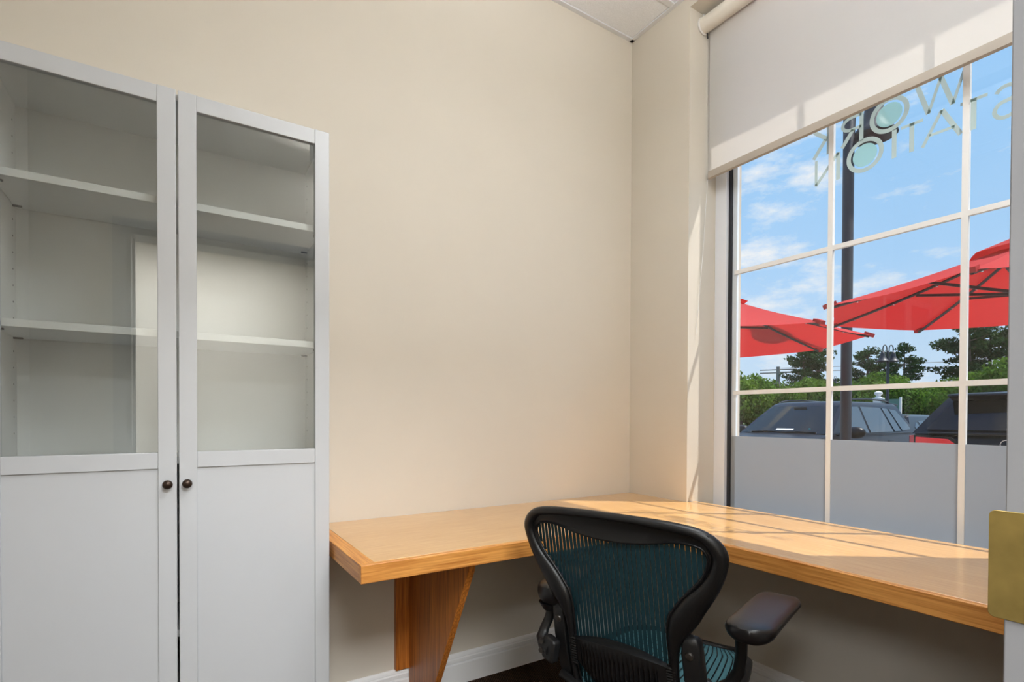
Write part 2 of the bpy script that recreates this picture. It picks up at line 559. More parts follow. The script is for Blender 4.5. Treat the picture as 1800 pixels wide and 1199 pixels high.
# doorway: jambs, stops, casing, strike plate
door = bpy.data.objects.new('door_1', None)
COL.objects.link(door)
door.location = (DX1, YF, 0)
door['_abs'] = (DX1, YF, 0)
struct(door, 'white doorway with a brass strike plate')
JY0, JY1 = YF - 0.125, -1.852
box(DX1, DX1 + 0.02, JY0, JY1, 0, DH).build('jamb', MT['jamb'], door, bevel=0.0015)
box(DX0 - 0.02, DX0, JY0, JY1, 0, DH).build('jamb', MT['jamb'], door, bevel=0.0015)
box(DX0 - 0.02, DX1 + 0.02, JY0, JY1, DH, DH + 0.02).build('head_jamb', MT['jamb'], door, bevel=0.0015)
for y0, y1 in ((YF, JY1), (JY0 - 0.0, YF - 0.11)):
    box(DX1 + 0.005, DX1 + 0.075, y0, y1, 0, DH + 0.075).build('casing', MT['jamb'], door)
    box(DX0 - 0.075, DX0 - 0.005, y0, y1, 0, DH + 0.075).build('casing', MT['jamb'], door)
    box(DX0 - 0.005, DX1 + 0.005, y0, y1, DH + 0.005, DH + 0.075).build('casing', MT['jamb'], door)
box(DX1 - 0.012, DX1, YF - 0.10, YF - 0.062, 0, DH).build('door_stop', MT['jamb'], door)
box(DX0, DX0 + 0.012, YF - 0.10, YF - 0.062, 0, DH).build('door_stop', MT['jamb'], door)
# strike plate: flat face with rounded corners and a lip that runs past the jamb edge
def rrect(a0, a1, b0, b1, r, n=5):
    out = []
    for cx, cy, t0 in ((a1 - r, b1 - r, 0), (a0 + r, b1 - r, 90), (a0 + r, b0 + r, 180), (a1 - r, b0 + r, 270)):
        for i in range(n + 1):
            t = math.radians(t0 + 90 * i / n)
            out.append((cx + r * math.cos(t), cy + r * math.sin(t)))
    return out
sp = MB()
sp.prism(rrect(-1.892, -1.8395, 0.941, 1.054, 0.006), 'x', DX1 - 0.0022, DX1 - 0.0002)
plate = sp.build('strike_plate', MT['brass'], door, bevel=0.0006)
plate['label'] = 'aged brass strike plate with a lip past the jamb edge'
for z in (0.962, 1.033):
    MB().lathe([(0.0001, -0.0028), (0.003, -0.0028), (0.0042, -0.0018), (0.0042, 0)], (DX1 - 0.0012, -1.874, z), 'x', 14).build('screw_head', MT['brass'], plate)

# ------------------------------------------------------------------ window
GX = 0.2325
win = bpy.data.objects.new('window_1', None)
COL.objects.link(win)
win.location = (GX, -1.1, SILL)
win['_abs'] = (GX, -1.1, SILL)
struct(win, 'white framed window of three by four panes in a deep recess')
GY0, GY1, GZ0, GZ1 = -0.466, -1.786, 0.715, 2.975
def frame_ring(name, x0, x1, y0, y1, z0, z1, w, mat, bev=0.0):
    """four rails around an opening, outer edge given, w wide"""
    box(x0, x1, y0 - w, y0, z0, z1).build(name, mat, win, bevel=bev)
    box(x0, x1, y1, y1 + w, z0, z1).build(name, mat, win, bevel=bev)
    box(x0, x1, y1 + w, y0 - w, z0, z0 + w).build(name, mat, win, bevel=bev)
    box(x0, x1, y1 + w, y0 - w, z1 - w, z1).build(name, mat, win, bevel=bev)
frame_ring('frame', 0.197, 0.30, RV0, RV1, SILL, HEAD, 0.062, MT['vinyl'], 0.002)
frame_ring('gasket', 0.216, 0.252, RV0 - 0.062, RV1 + 0.062, SILL + 0.062, HEAD - 0.062, 0.016, MT['gasket'])
frame_ring('spacer', 0.2262, 0.2382, RV0 - 0.078, RV1 + 0.078, SILL + 0.078, HEAD - 0.078, 0.024, MT['spacer'])
box(GX - 0.0075, GX - 0.0045, RV1 + 0.07, RV0 - 0.07, SILL + 0.07, HEAD - 0.07).build('glass_pane', MT['pane'], win)
MUN_Y = (-0.908, -1.346)
MUN_Z = (0.694, 1.2716, 1.8486)
for y in MUN_Y:
    box(GX - 0.0125, GX + 0.0035, y - 0.0095, y + 0.0095, SILL + 0.078, HEAD - 0.078).build('muntin', MT['muntin'], win)
for z in MUN_Z[1:]:
    ye = [RV0 - 0.082, MUN_Y[0], MUN_Y[1], RV1 + 0.082]
    for a, b in zip(ye, ye[1:]):
        box(GX - 0.0125, GX + 0.0035, b + 0.0095, a - 0.0095, z - 0.0095, z + 0.0095).build('muntin', MT['muntin'], win)
# painted sill board inside the recess
struct(box(0.001, 0.197, RV1 + 0.002, RV0 - 0.002, SILL, SILL + 0.012).build('trim_1', MT['trim']))

# frosted film on the lower glass
tag(box(GX - 0.0092, GX - 0.0080, RV1 + 0.09, RV0 - 0.079, SILL + 0.085, 1.0633).build('frosted_film', MT['frost']),
    'grey frosted privacy film on the lower window glass', 'window film')

# lettering stuck on the glass, readable from outside: W O R K over S T A T I O N
LX = GX - 0.0084
sign = thing('window_lettering', 'pale green mirrored two line lettering on the upper window glass', 'lettering', (LX, -1.13, 2.12))
def stroke(mb, pts, w, closed=False):
    """flat ribbon along pts (y, z), w wide (number or list)"""
    n = len(pts)
    lf, rg = [], []
    for i in range(n):
        if closed:
            a, b = pts[i - 1], pts[(i + 1) % n]
        else:
            a, b = pts[max(i - 1, 0)], pts[min(i + 1, n - 1)]
        dy, dz = b[0] - a[0], b[1] - a[1]
        l = math.hypot(dy, dz) or 1
        ww = w[i] if isinstance(w, (list, tuple)) else w
        ny, nz_ = -dz / l * ww / 2, dy / l * ww / 2
        lf.append((pts[i][0] + ny, pts[i][1] + nz_))
        rg.append((pts[i][0] - ny, pts[i][1] - nz_))
    m = n if closed else n - 1
    for i in range(m):
        j = (i + 1) % n
        q = [lf[i], lf[j], rg[j], rg[i]]
        vs = [(LX + t, p[0], p[1]) for t in (-0.0004, 0.0004) for p in q]
        mb.add(vs, [(0, 1, 2, 3), (7, 6, 5, 4), (0, 4, 5, 1), (1, 5, 6, 2), (2, 6, 7, 3), (3, 7, 4, 0)])
def letter(polys, mat='letter', name='letter'):
    mb = MB()
    for pts, w, cl in polys:
        stroke(mb, pts, w, cl)
    mb.build(name, MT[mat], sign, fix=False)
def arc(cy, cz, ry, rz, a0, a1, n=24):
    return [(cy + ry * math.cos(math.radians(a0 + (a1 - a0) * i / n)), cz + rz * math.sin(math.radians(a0 + (a1 - a0) * i / n))) for i in range(n + 1)]
T0, T1, B0, B1 = 2.240, 2.352, 2.126, 2.230
w1 = 0.0150
letter([([(-0.896, T0), (-0.896, T1)], w1, False), ([(-0.838, T1), (-0.892, 2.303)], w1, False), ([(-0.884, 2.304), (-0.836, T0)], w1, False)])   # K
letter([([(-1.019, T0), (-1.019, T1)], w1, False),
        ([(-1.019, T1 - 0.005)] + arc(-0.985, 2.323, 0.035, 0.0245, 90, -90)[::1] + [(-1.019, 2.2985)], 0.012, False),
        ([(-0.990, 2.298), (-0.948, T0)], w1, False)])                                        # R
def ring(cy, cz, r, w):
    pts = [(cy + r * math.cos(2 * PI * i / 48), cz + r * math.sin(2 * PI * i / 48)) for i in range(48)]
    return pts, w, True
letter([ring(-1.114, 2.296, 0.058, 0.0155)])                                                  # O
MB().lathe([(0.043, -0.0004), (0.043, 0.0004)], (LX, -1.114, 2.296), 'x', 40).build('disc', MT['disc'], sign)
letter([([(-1.204, T1), (-1.238, T0)], w1, False), ([(-1.238, T0), (-1.273, T1)], 0.0095, False),
        ([(-1.273, T1), (-1.308, T0)], w1, False), ([(-1.308, T0), (-1.342, T1)], 0.0095, False)])   # W
letter([([(-0.847, B0), (-0.847, B1)], 0.0105, False), ([(-0.847, B0), (-0.934, B1)], 0.012, False), ([(-0.934, B0 - 0.005), (-0.934, B1)], w1, False)])   # N
letter([ring(-1.032, 2.179, 0.058, 0.0155)])                                                  # O
MB().lathe([(0.043, -0.0004), (0.043, 0.0004)], (LX, -1.032, 2.179), 'x', 40).build('disc', MT['disc'], sign)
letter([([(-1.132, B0), (-1.132, B1)], w1, False)])                                           # I
letter([([(-1.188, B0), (-1.188, B1)], w1, False), ([(-1.154, B1 - 0.004), (-1.222, B1 - 0.004)], 0.0105, False)])   # T
letter([([(-1.221, B0), (-1.277, B1 + 0.004)], 0.0105, False), ([(-1.277, B1 + 0.004), (-1.331, B0)], w1, False), ([(-1.241, 2.160), (-1.314, 2.160)], 0.0095, False)])   # A
letter([([(-1.365, B0), (-1.365, B1)], w1, False), ([(-1.329, B1 - 0.004), (-1.401, B1 - 0.004)], 0.0105, False)])   # T
letter([(arc(-1.448, 2.2055, 0.026, 0.0245, 20, 250, 18) + arc(-1.448, 2.1555, 0.029, 0.0265, 70, -160, 18), 0.012, False)])   # S
# (mirrored S: the upper bowl opens the other way when read from the room)

# roller blind
bl = thing('roller_blind', 'cream roller blind half drawn over the window', 'blind', (0.12, -1.11, 2.30))
BX, BZ = 0.125, 2.303
BY0, BY1 = -0.392, -1.83
MB().tube([(0.092, BY0 + 0.006, 3.028), (0.092, BY1, 3.028)], 0.036, 24).build('roller_tube', MT['roller'], bl, smooth=40)
fab = MB()
fab.box(BX - 0.0005, BX + 0.0005, BY1, BY0, BZ + 0.012, 3.03)
fab.build('fabric', MT['blind'], bl)
MB().prism([(BX - 0.0075, BZ + 0.034), (BX - 0.0095, BZ + 0.02), (BX - 0.0085, BZ + 0.002), (BX, BZ - 0.004), (BX + 0.0085, BZ + 0.002), (BX + 0.0095, BZ + 0.02), (BX + 0.0075, BZ + 0.034)], 'y', BY1, BY0).build('hem_bar', MT['blindbar'], bl, smooth=40)
brk = MB()
brk.prism([(0.092 + 0.040 * math.cos(t), 3.028 + 0.040 * math.sin(t)) for t in [2 * PI * i / 20 for i in range(20)]], 'y', BY0 + 0.006, BY0 + 0.015)
brk.box(0.088, 0.128, BY0 + 0.008, BY0 + 0.0155, 3.028, 3.084)
brk.build('end_bracket', MT['cord'], bl, bevel=0.0015)
MB().tube([(0.125, BY0 + 0.008, 2.30), (0.10, -0.385, 2.0), (0.055, -0.380, 1.55)], 0.0012, 6).build('cord', MT['cord'], bl)
MB().tube([(0.106, BY0 + 0.002, 2.995), (0.112, BY0 + 0.002, 2.972)], 0.003, 8).build('cord_clip', MT['pin'], bl)

# ------------------------------------------------------------------ unseen fittings built around the added fill lamps (above and behind the camera)
cl = thing('added_light_fitting', 'added suspended fill light above the room, out of view', 'ceiling light', (-1.10, -1.60, H))
for y in (-1.74, -1.47):
    box(-1.40, -0.80, y, y + 0.01, 2.59, 2.69).build('side_rail', MT['tbar'], cl, bevel=0.002)
for x in (-1.41, -0.80):
    box(x, x + 0.01, -1.74, -1.46, 2.59, 2.69).build('end_cap', MT['tbar'], cl, bevel=0.002)
box(-1.40, -0.80, -1.73, -1.47, 2.632, 2.650).build('tray', MT['tbar'], cl)
for x in (-1.33, -0.87):
    MB().tube([(x, -1.60, 2.65), (x, -1.60, H - 0.004)], 0.003, 8).build('hanger', MT['pin'], cl)
hl_ = thing('added_hall_fitting', 'added flat fill light in the hall behind the doorway', 'ceiling light', (-1.85, -3.3, 2.70))
for a in ((-2.52, -1.18, -3.77, -3.75), (-2.52, -1.18, -2.85, -2.83), (-2.52, -2.50, -3.77, -2.83), (-1.20, -1.18, -3.77, -2.83)):
    box(a[0], a[1], a[2], a[3], 2.655, 2.70).build('frame', MT['tbar'], hl_)

hm_ = thing('added_hall_fitting', 'second added flat fill light farther along the hall', 'ceiling light', (-4.3, -2.95, 2.70))
for a in ((-4.97, -3.63, -3.42, -3.40), (-4.97, -3.63, -2.50, -2.48), (-4.97, -4.95, -3.42, -2.48), (-3.65, -3.63, -3.42, -2.48)):
    box(a[0], a[1], a[2], a[3], 2.655, 2.70).build('frame', MT['tbar'], hm_)

# ------------------------------------------------------------------ bookcase
CX0, CX1, CB, CF, CT = -2.443, -1.6393, -0.006, -0.3105, 2.036
bk = thing('bookcase', 'tall white bookcase with two glazed and panelled doors', 'bookcase', ((CX0 + CX1) / 2, -0.17, 0))
TH = 0.018
IN0, IN1 = CX0 + TH, CX1 - TH + 0.004
box(CX0, IN0, CF, CB, 0, CT).build('side_panel', MT['laminate_in'], bk, bevel=0.001)
box(IN1, CX1 - 0.001, CF, CB, 0, CT).build('side_panel', MT['laminate_in'], bk, bevel=0.001)
box(IN0, IN1, CF, CB, CT - TH, CT).build('top_panel', MT['laminate_in'], bk, bevel=0.001)
box(IN0, IN1, CF + 0.02, CB, 0.07, 0.07 + TH).build('bottom_panel', MT['laminate_in'], bk)
box(IN0, IN1, CF + 0.02, CF + 0.035, 0, 0.07).build('plinth', MT['laminate'], bk)
box(IN0, IN1, -0.034, -0.030, 0.088, CT - TH).build('back_panel', MT['laminate_in'], bk)
for z in (1.752, 1.387, 1.036, 0.55):
    box(IN0 + 0.001, IN1 - 0.001, CF + 0.014, -0.036, z - 0.020, z).build('shelf', MT['laminate_in'], bk, bevel=0.001)
for z in (1.752, 1.387):
    for x in (IN0 + 0.010, IN1 - 0.010):
        for y in (-0.068, CF + 0.05):
            box(x - 0.010, x + 0.010, y - 0.003, y + 0.003, z - 0.025, z - 0.0205).build('shelf_pin', MT['pin'], bk)
hol = MB()
zz = 1.10
while zz < 1.98:
    if abs(zz - 1.742) > 0.03 and abs(zz - 1.377) > 0.03:
        for x, sg in ((IN0, 1), (IN1, -1)):
            for y in (-0.068, CF + 0.05):
                hol.lathe([(0.0026, -0.0004), (0.0026, 0.0006 * sg)], (x, y, zz), 'x', 8)
    zz += 0.0455
o = hol.build('peg_holes', MT['pin'], bk)
o['kind'] = 'stuff'
# doors
def cab_door(x0, x1, knob_x, name='door'):
    y0, y1 = -0.3327, -0.3125
    z0, z1 = 0.085, 2.037
    sw = 0.043
    d = bpy.data.objects.new(name, None)
    COL.objects.link(d)
    d.parent = bk
    d.location = Vector(((x0 + x1) / 2, -0.32, z0)) - bk.location
    d['_abs'] = ((x0 + x1) / 2, -0.32, z0)
    for a, b in ((x0, x0 + sw), (x1 - sw, x1)):
        box(a, b, y0, y1, z0, z1).build('stile', MT['laminate'], d, bevel=0.0016)
    for a, b in ((z1 - 0.045, z1 - 0.0005), (1.007, 1.051), (z0 + 0.0005, z0 + 0.06)):
        box(x0 + sw, x1 - sw, y0 + 0.0012, y1 - 0.001, a, b).build('rail', MT['laminate'], d, bevel=0.0014)
    box(x0 + sw - 0.004, x1 - sw + 0.004, y0 + 0.008, y0 + 0.012, 1.047, z1 - 0.041).build('glass_pane', MT['cabglass'], d)
    box(x0 + sw - 0.004, x1 - sw + 0.004, y0 + 0.006, y0 + 0.013, z0 + 0.055, 1.011).build('lower_panel', MT['laminate'], d)
    kb = MB()
    kb.lathe([(0.0001, -0.026), (0.005, -0.0255), (0.0095, -0.0235), (0.0122, -0.019), (0.0122, -0.016), (0.0095, -0.013),
              (0.0055, -0.011), (0.005, -0.004), (0.007, 0.0)], (knob_x, y0, 0.965), 'y', 20)
    kb.build('knob', MT['bronze'], d, smooth=50)
cab_door(CX0 + 0.001, -2.0445, -2.066)
cab_door(-2.0395, CX1, -2.021)
# dark gap strip seen between the lower doors comes from the unlit inside

# ------------------------------------------------------------------ desk
dk = thing('corner_desk', 'L shaped oak desk top built into the window corner', 'desk', (-0.59, -0.63, 0.70))
DX, DF, DZ0, DZ1 = -1.629, -0.635, 0.699, 0.75
DR = -0.5915
EW = 0.020
box(DX + 0.042, DR - 0.0, DF + EW, -0.001, DZ0, DZ1).build('top_board', MT['oak_top_x'], dk, bevel=0.0012)
box(DX, DX + 0.0415, DF + EW, -0.001, DZ0, DZ1).build('end_strip', MT['oak_edge_y'], dk, bevel=0.0015)
box(DX, DR - 0.0005, DF, DF + EW - 0.0003, DZ0, DZ1).build('front_edging', MT['oak_edge_x'], dk, bevel=0.002)
bb = MB()
bb.prism([(DR + EW, -0.001), (-0.001, -0.001), (-0.001, RV0 - 0.002), (0.062, RV0 - 0.002), (0.062, RV1 + 0.003), (DR + EW, RV1 + 0.003)], 'z', DZ0, DZ1)
bb.build('top_board', MT['oak_top_y'], dk, bevel=0.0012)
box(DR + 0.0003, DR + EW - 0.0003, DF + 0.02, -0.001, DZ0, DZ1).build('top_board', MT['oak_top_y'], dk)
box(DR, DR + EW - 0.0003, RV1 + 0.003, DF + 0.0195, DZ0, DZ1).build('front_edging', MT['oak_edge_y'], dk, bevel=0.002)

gs = thing('desk_bracket', 'tapered oak bracket board under the left end of the desk', 'bracket', (-1.26, -0.1, 0.0))
GXX = -1.252
mb = MB()
mb.prism([(-0.0225, 0.698), (-0.545, 0.698), (-0.535, 0.65), (-0.29, 0.20), (-0.21, 0.055), (-0.0225, 0.055)], 'x', GXX, GXX + 0.024)
mb.build('gusset_board', MT['oak_leg'], gs, bevel=0.002)
box(GXX - 0.055, GXX + 0.075, -0.0222, -0.0005, 0.131, 0.698).build('wall_cleat', MT['oak_leg'], gs, bevel=0.002)
MB().lathe([(0.0001, -0.001), (0.005, -0.001), (0.005, 0)], (GXX - 0.026, -0.0222, 0.56), 'y', 12).build('screw_head', MT['pin'], gs)
gs2 = thing('desk_bracket', 'oak bracket board under the desk beside the doorway wall', 'bracket', (-0.1, -1.7, 0.0))
mb = MB()
mb.prism([(-0.0225, 0.698), (-0.52, 0.698), (-0.51, 0.65), (-0.27, 0.20), (-0.20, 0.055), (-0.0225, 0.055)], 'y', -1.80, -1.776)
mb.build('gusset_board', MT['oak_leg'], gs2, bevel=0.002)
box(-0.0222, -0.0005, -1.84, -1.72, 0.131, 0.698).build('wall_cleat', MT['oak_leg'], gs2, bevel=0.002)

# ------------------------------------------------------------------ office chair
PHI = math.radians(18)
ch = thing('office_chair', 'black office chair with a dark teal mesh back', 'chair', (-1.08, -1.041, 0), rotz=PHI, world=False)
TL = math.radians(11)
NF = Vector((math.cos(TL), 0, math.sin(TL)))
UV = Vector((-math.sin(TL), 0, math.cos(TL)))
BO = Vector((0, 0, 0.585))
def B(v, s, d=0.0):
    """point on the chair back: v to the chair's left, s up along the back, d out behind"""
    return BO + Vector((0, v, 0)) + UV * s + NF * (0.30 * v * v - d)
OUT = [(0, .336), (.05, .336), (.11, .334), (.17, .330), (.22, .322), (.25, .309), (.275, .287), (.286, .262), (.284, .240), (.275, .205), (.260, .170),
       (.243, .140), (.225, .110), (.212, .085), (.194, .060), (.174, .035), (.160, .005), (.156, -.05), (.156, -.12), (.156, -.18), (.145, -.225), (.08, -.245), (0, -.25)]
RIM = [(0, .317), (.05, .316), (.10, .313), (.165, .307), (.214, .299), (.237, .285), (.248, .264), (.251, .250), (.246, .228), (.232, .200), (.214, .178),
       (.192, .157), (.172, .134), (.155, .108), (.143, .090), (.136, .045), (.137, 0), (.139, -.06), (.141, -.12), (.138, -.17), (.125, -.20), (.07, -.218), (0, -.222)]
MSH = [(0, .262), (.05, .263), (.10, .269), (.135, .276), (.17, .2815), (.205, .280), (.230, .272), (.241, .252), (.238, .230), (.228, .204), (.212, .183),
       (.190, .158), (.171, .136), (.154, .109), (.141, .092), (.134, .045), (.135, 0), (.137, -.06), (.139, -.12), (.136, -.17), (.123, -.20), (.07, -.216), (0, -.220)]
def smooth_half(pts, it=2):
    for _ in range(it):
        q = [pts[0]]
        for a, b in zip(pts, pts[1:]):
            q += [(a[0] * .75 + b[0] * .25, a[1] * .75 + b[1] * .25), (a[0] * .25 + b[0] * .75, a[1] * .25 + b[1] * .75)]
        q.append(pts[-1])
        pts = q
    return pts
def loop(half):
    h = smooth_half(half, 1)
    return h + [(-p[0], p[1]) for p in h[-2:0:-1]]
OL, RL, ML = loop(OUT), loop(RIM), loop(MSH)
fr = MB()
rs = []
for (ov, os_), (iv, is_) in zip(OL, RL):
    ring_ = []
    wd = math.hypot(ov - iv, os_ - is_)
    th = 0.011 + 0.10 * wd
    for j in range(12):
        t = 2 * PI * j / 12
        a = 0.5 + 0.5 * math.cos(t)
        sm_ = (os_ + is_) / 2
        fl = max(0.0, 1 - abs(sm_ - 0.07) / 0.10)
        d_ = th * math.sin(t)
        if d_ < 0:
            d_ *= 1 + 4.5 * fl * fl * (3 - 2 * fl)
        ring_.append(B(ov * a + iv * (1 - a), os_ * a + is_ * (1 - a), d_ + 0.004))
    rs.append(ring_)
rs.append(rs[0])
fr.rings(rs, cap=False)
fr.build('back_frame', MT['plastic'], ch, smooth=60)
# recessed panel between top rim and mesh
pn = MB()
idx = [i for i, p in enumerate(OL) if p[1] > 0.14]
n = len(OL)
idx = sorted(idx, key=lambda i: i if i < n / 2 else i - n)
rows = []
for i in idx:
    r, m_ = RL[i], ML[i]
    rows.append([B(r[0] * (1 - a) + m_[0] * a, r[1] * (1 - a) + m_[1] * a, d) for a, d in ((-0.15, 0.006), (0.35, 0.002), (0.8, 0.003), (0.95, 0.009), (1.03, 0.008), (1.05, -0.002), (-0.15, -0.004))])
pn.rings(rows, cap=True)
pn.build('top_panel', MT['plastic'], ch, smooth=40)
# raised bead along the mesh edge
bd = MB()
pts = [B(p[0], p[1], 0.003) for p in ML]
pts.append(pts[0])
bd.tube(pts, 0.0036, 8, cap=False)
bd.build('mesh_bead', MT['plastic'], ch, smooth=60)
# woven back: upright bands with see-through slits
def span(v, poly):
    ss = []
    for a, b in zip(poly, poly[1:] + poly[:1]):
        if (a[0] - v) * (b[0] - v) <= 0 and a[0] != b[0]:
            ss.append(a[1] + (b[1] - a[1]) * (v - a[0]) / (b[0] - a[0]))
    return (min(ss), max(ss)) if len(ss) >= 2 else None
ms = MB()
pitch, gap = 0.0122, 0.0017
k_ = int(0.245 / pitch)
for i in range(-k_, k_ + 1):
    v = i * pitch
    sp_ = span(v, ML)
    if not sp_:
        continue
    a, b = sp_
    m_ = 12
    hw = (pitch - gap) / 2
    vs, fs = [], []
    for j in range(m_ + 1):
        s_ = a + (b - a) * j / m_
        for q in (-hw, hw):
            vs.append(B(v + q, s_, -0.003))
    for j in range(m_):
        fs.append((2 * j, 2 * j + 1, 2 * j + 3, 2 * j + 2))
    ms.add(vs, fs)
o = ms.build('back_mesh', MT['pellicle'], ch, fix=False)
o['label'] = 'dark teal woven mesh stretched over the back'
# lumbar pad with grooves and ribbed end clips
lp = MB()
rows = []
for j in range(181):
    v = -0.138 + 0.276 * j / 180
    q = v / 0.138
    top = -0.014 - 0.028 * abs(q) ** 2.2
    bot = -0.165 + 0.055 * abs(q) ** 1.8
    bul = 0.030 * (1 - abs(q) ** 2.4) + 0.010
    gro = 0.007 * (0.5 + 0.5 * math.cos(2 * PI * v / 0.0125)) if abs(q) < 0.80 else 0
    rows.append([B(v, bot, 0.0), B(v, bot + 0.006, 0.6 * bul + 0.004), B(v, bot * 0.78 + top * 0.22, bul - gro), B(v, bot * 0.5 + top * 0.5, bul - gro * 1.0),
                 B(v, bot * 0.30 + top * 0.70, bul * 0.98 - gro), B(v, bot * 0.18 + top * 0.82, bul * 0.95), B(v, top - 0.004, 0.72 * bul + 0.004), B(v, top, 0.3 * bul), B(v, top - 0.004, 0.0)])
lp.rings(rows, cap=True)
lp.build('lumbar_pad', MT['plastic'], ch, smooth=50)
for sg in (-1, 1):
    cp = MB()
    for j in range(11):
        s_ = -0.118 + 0.0075 * j
        a = B(sg * 0.132, s_, 0.012)
        cp.tube([B(sg * 0.130, s_, 0.013), B(sg * 0.152, s_, 0.013)], 0.0037, 8)
    cp.bar(B(sg * 0.142, -0.122, 0.008), B(sg * 0.142, -0.036, 0.008), 0.020, 0.008, NF)
    cp.build('lumbar_clip', MT['plastic'], ch, smooth=40)
for v, s_ in ((0.010, .327), (-.243, .304), (.254, .292), (-.192, .078), (.192, .078)):
    c = B(v, s_, 0.0088 if s_ > .1 else 0.013)
    MB().tube([c + NF * 0.004, c - NF * 0.0030, c - NF * 0.0036], [0.0052, 0.0052, 0.0035], 14).build('screw', MT['plastic'], ch, smooth=40)
# uprights with pivot bolts
for sg in (-1, 1):
    u_ = MB()
    rows = []
    for s_, hw, vc, d0, d1 in ((.046, .006, .190, -.010, .000), (.041, .015, .190, -.014, .006), (.028, .0205, .189, -.020, .009), (0, .0225, .188, -.024, .010), (-.05, .0225, .190, -.024, .010),
                               (-.10, .022, .190, -.026, .009), (-.16, .022, .186, -.03, .006), (-.22, .022, .172, -.04, 0), (-.26, .022, .14, -.06, .004), (-.275, .022, .10, -.10, -.03)):
        rows.append([B(sg * (vc + x * hw), s_, d0 + (d1 - d0) * y) for x, y in ((-1, .1), (-.9, 0), (.9, 0), (1, .1), (1, .85), (.8, 1), (-.8, 1), (-1, .85))])
    u_.rings(rows, cap=True)
    uo = u_.build('upright', MT['graphite'], ch, smooth=45)
    c = B(sg * 0.187, 0, 0.010)
    MB().tube([c + NF * 0.004, c - NF * 0.0015, c - NF * 0.0045, c - NF * 0.0055], [0.0105, 0.0105, 0.0085, 0.004], 18).build('pivot_bolt', MT['screw'], uo, smooth=40)
# arms
def arm(sg, cx, cy, top, ln, tw, yoke, thick=0.056):
    """pad from the back end (cx, cy), ln long, tw sideways drift; yoke = points of the support tube"""
    mb = MB()
    rows = []
    N_ = 28
    for i in range(N_ + 1):
        t = i / N_
        x = cx + ln * t
        y = cy + tw * t
        e_ = min(1.0, math.sin(PI * min(t, 1 - t) * 3.0) if min(t, 1 - t) < 1 / 6 else 1.0) if 0 < t < 1 else 0.0
        e_ = max(e_, 0.0) ** 0.5
        hw = 0.054 * (0.30 + 0.70 * e_)
        th = (thick - 0.024 * t) * (0.45 + 0.55 * e_)
        zt = top - 0.006 * t * t - 0.006 * (1 - e_)
        ring_ = []
        for j in range(20):
            a = 2 * PI * j / 20
            ca, sa = math.cos(a), math.sin(a)
            px_ = hw * math.copysign(abs(ca) ** 0.6, ca)
            pz = th / 2 * math.copysign(abs(sa) ** 0.75, sa)
            if sa > 0.6:
                pz -= 0.004 * (1 - (px_ / hw) ** 2)
            if sa < 0:
                px_ *= 1 - 0.25 * abs(sa)
            ring_.append((x, y + px_, zt - th / 2 + pz))
        rows.append(ring_)
    mb.rings(rows, cap=True)
    mb.build('arm_pad', MT['rubber'], ch, smooth=70)
    st = MB()
    st.tube(yoke, [0.0155, 0.014, 0.0145, 0.017, 0.021, 0.024][:len(yoke)], 12, flat=0.8)
    so = st.build('arm_stem', MT['graphite'], ch, smooth=60)
    MB().tube([Vector(yoke[0]) + Vector((0, 0, 0.022)), Vector(yoke[0]) + Vector((0, 0, 0.0))], [0.038, 0.024], 16).build('pad_mount', MT['plastic'], so, smooth=40)
    b = Vector(yoke[-1])
    a = Vector(yoke[-2])
    pl = MB()
    pl.prism([(-0.055, -0.035), (0.04, -0.05), (0.055, 0.0), (0.045, 0.03), (-0.04, 0.035), (-0.058, 0.015)], 'z', -0.0, 0.0001)
    pl = MB()
    pl.bar(a.lerp(b, 0.2), b + (b - a) * 0.6, 0.030, 0.068)
    po = pl.build('arm_bracket', MT['graphite'], so, bevel=0.008)
    return so
def smooth_path(p, it=2):
    p = [Vector(q) for q in p]
    return p
arm(-1, -0.010, -0.310, 0.694, 0.330, -0.008, [(0.10, -0.275, 0.628), (0.112, -0.272, 0.575), (0.128, -0.262, 0.525), (0.130, -0.243, 0.487), (0.120, -0.215, 0.462), (0.100, -0.180, 0.452)])
arm(1, -0.015, 0.216, 0.676, 0.325, 0.085, [(0.030, 0.232, 0.592), (0.030, 0.242, 0.562), (0.024, 0.252, 0.535), (0.012, 0.254, 0.512), (0.002, 0.238, 0.500), (-0.008, 0.205, 0.494)], thick=0.076)
# slotted screws on the arm brackets
for x, y, z in ((0.112, -0.200, 0.458), (0.010, 0.232, 0.498)):
    so = MB()
    so.tube([(x - 0.028, y, z + 0.016), (x - 0.034, y, z + 0.016)], 0.0075, 12)
    so.tube([(x - 0.028, y, z - 0.010), (x - 0.034, y, z - 0.010)], 0.0075, 12)
    so.build('adjusting_screws', MT['screw'], ch, smooth=40)
# seat
SZ = 0.405
def seat_z(x):
    t = (x - 0.03) / 0.50
    z = SZ - 0.015 * math.sin(PI * min(max(t, 0), 1)) + 0.012 * t
    if t > 0.72:
        z -= 0.16 * (t - 0.72) ** 1.6
    return z
def seat_hw(x):
    t = min(max((x - 0.03) / 0.50, 0), 1)
    return 0.185 + 0.03 * math.sin(PI * min(1, t * 1.15)) - (0.05 * max(0, t - 0.85) / 0.15 if t > 0.85 else 0)
sm = MB()
p_, g_ = 0.0185, 0.0042
k_ = int(0.21 / p_)
for i in range(-k_, k_ + 1):
    y = i * p_
    vs, fs = [], []
    m_ = 14
    for j in range(m_ + 1):
        x = 0.03 + 0.50 * j / m_
        f_ = seat_hw(x) / 0.215
        for q in (-(p_ - g_) / 2, (p_ - g_) / 2):
            yy = (y + q) * f_
            vs.append((x, yy, seat_z(x) + 0.25 * yy * yy))
    for j in range(m_):
        fs.append((2 * j, 2 * j + 2, 2 * j + 3, 2 * j + 1))
    sm.add(vs, fs)
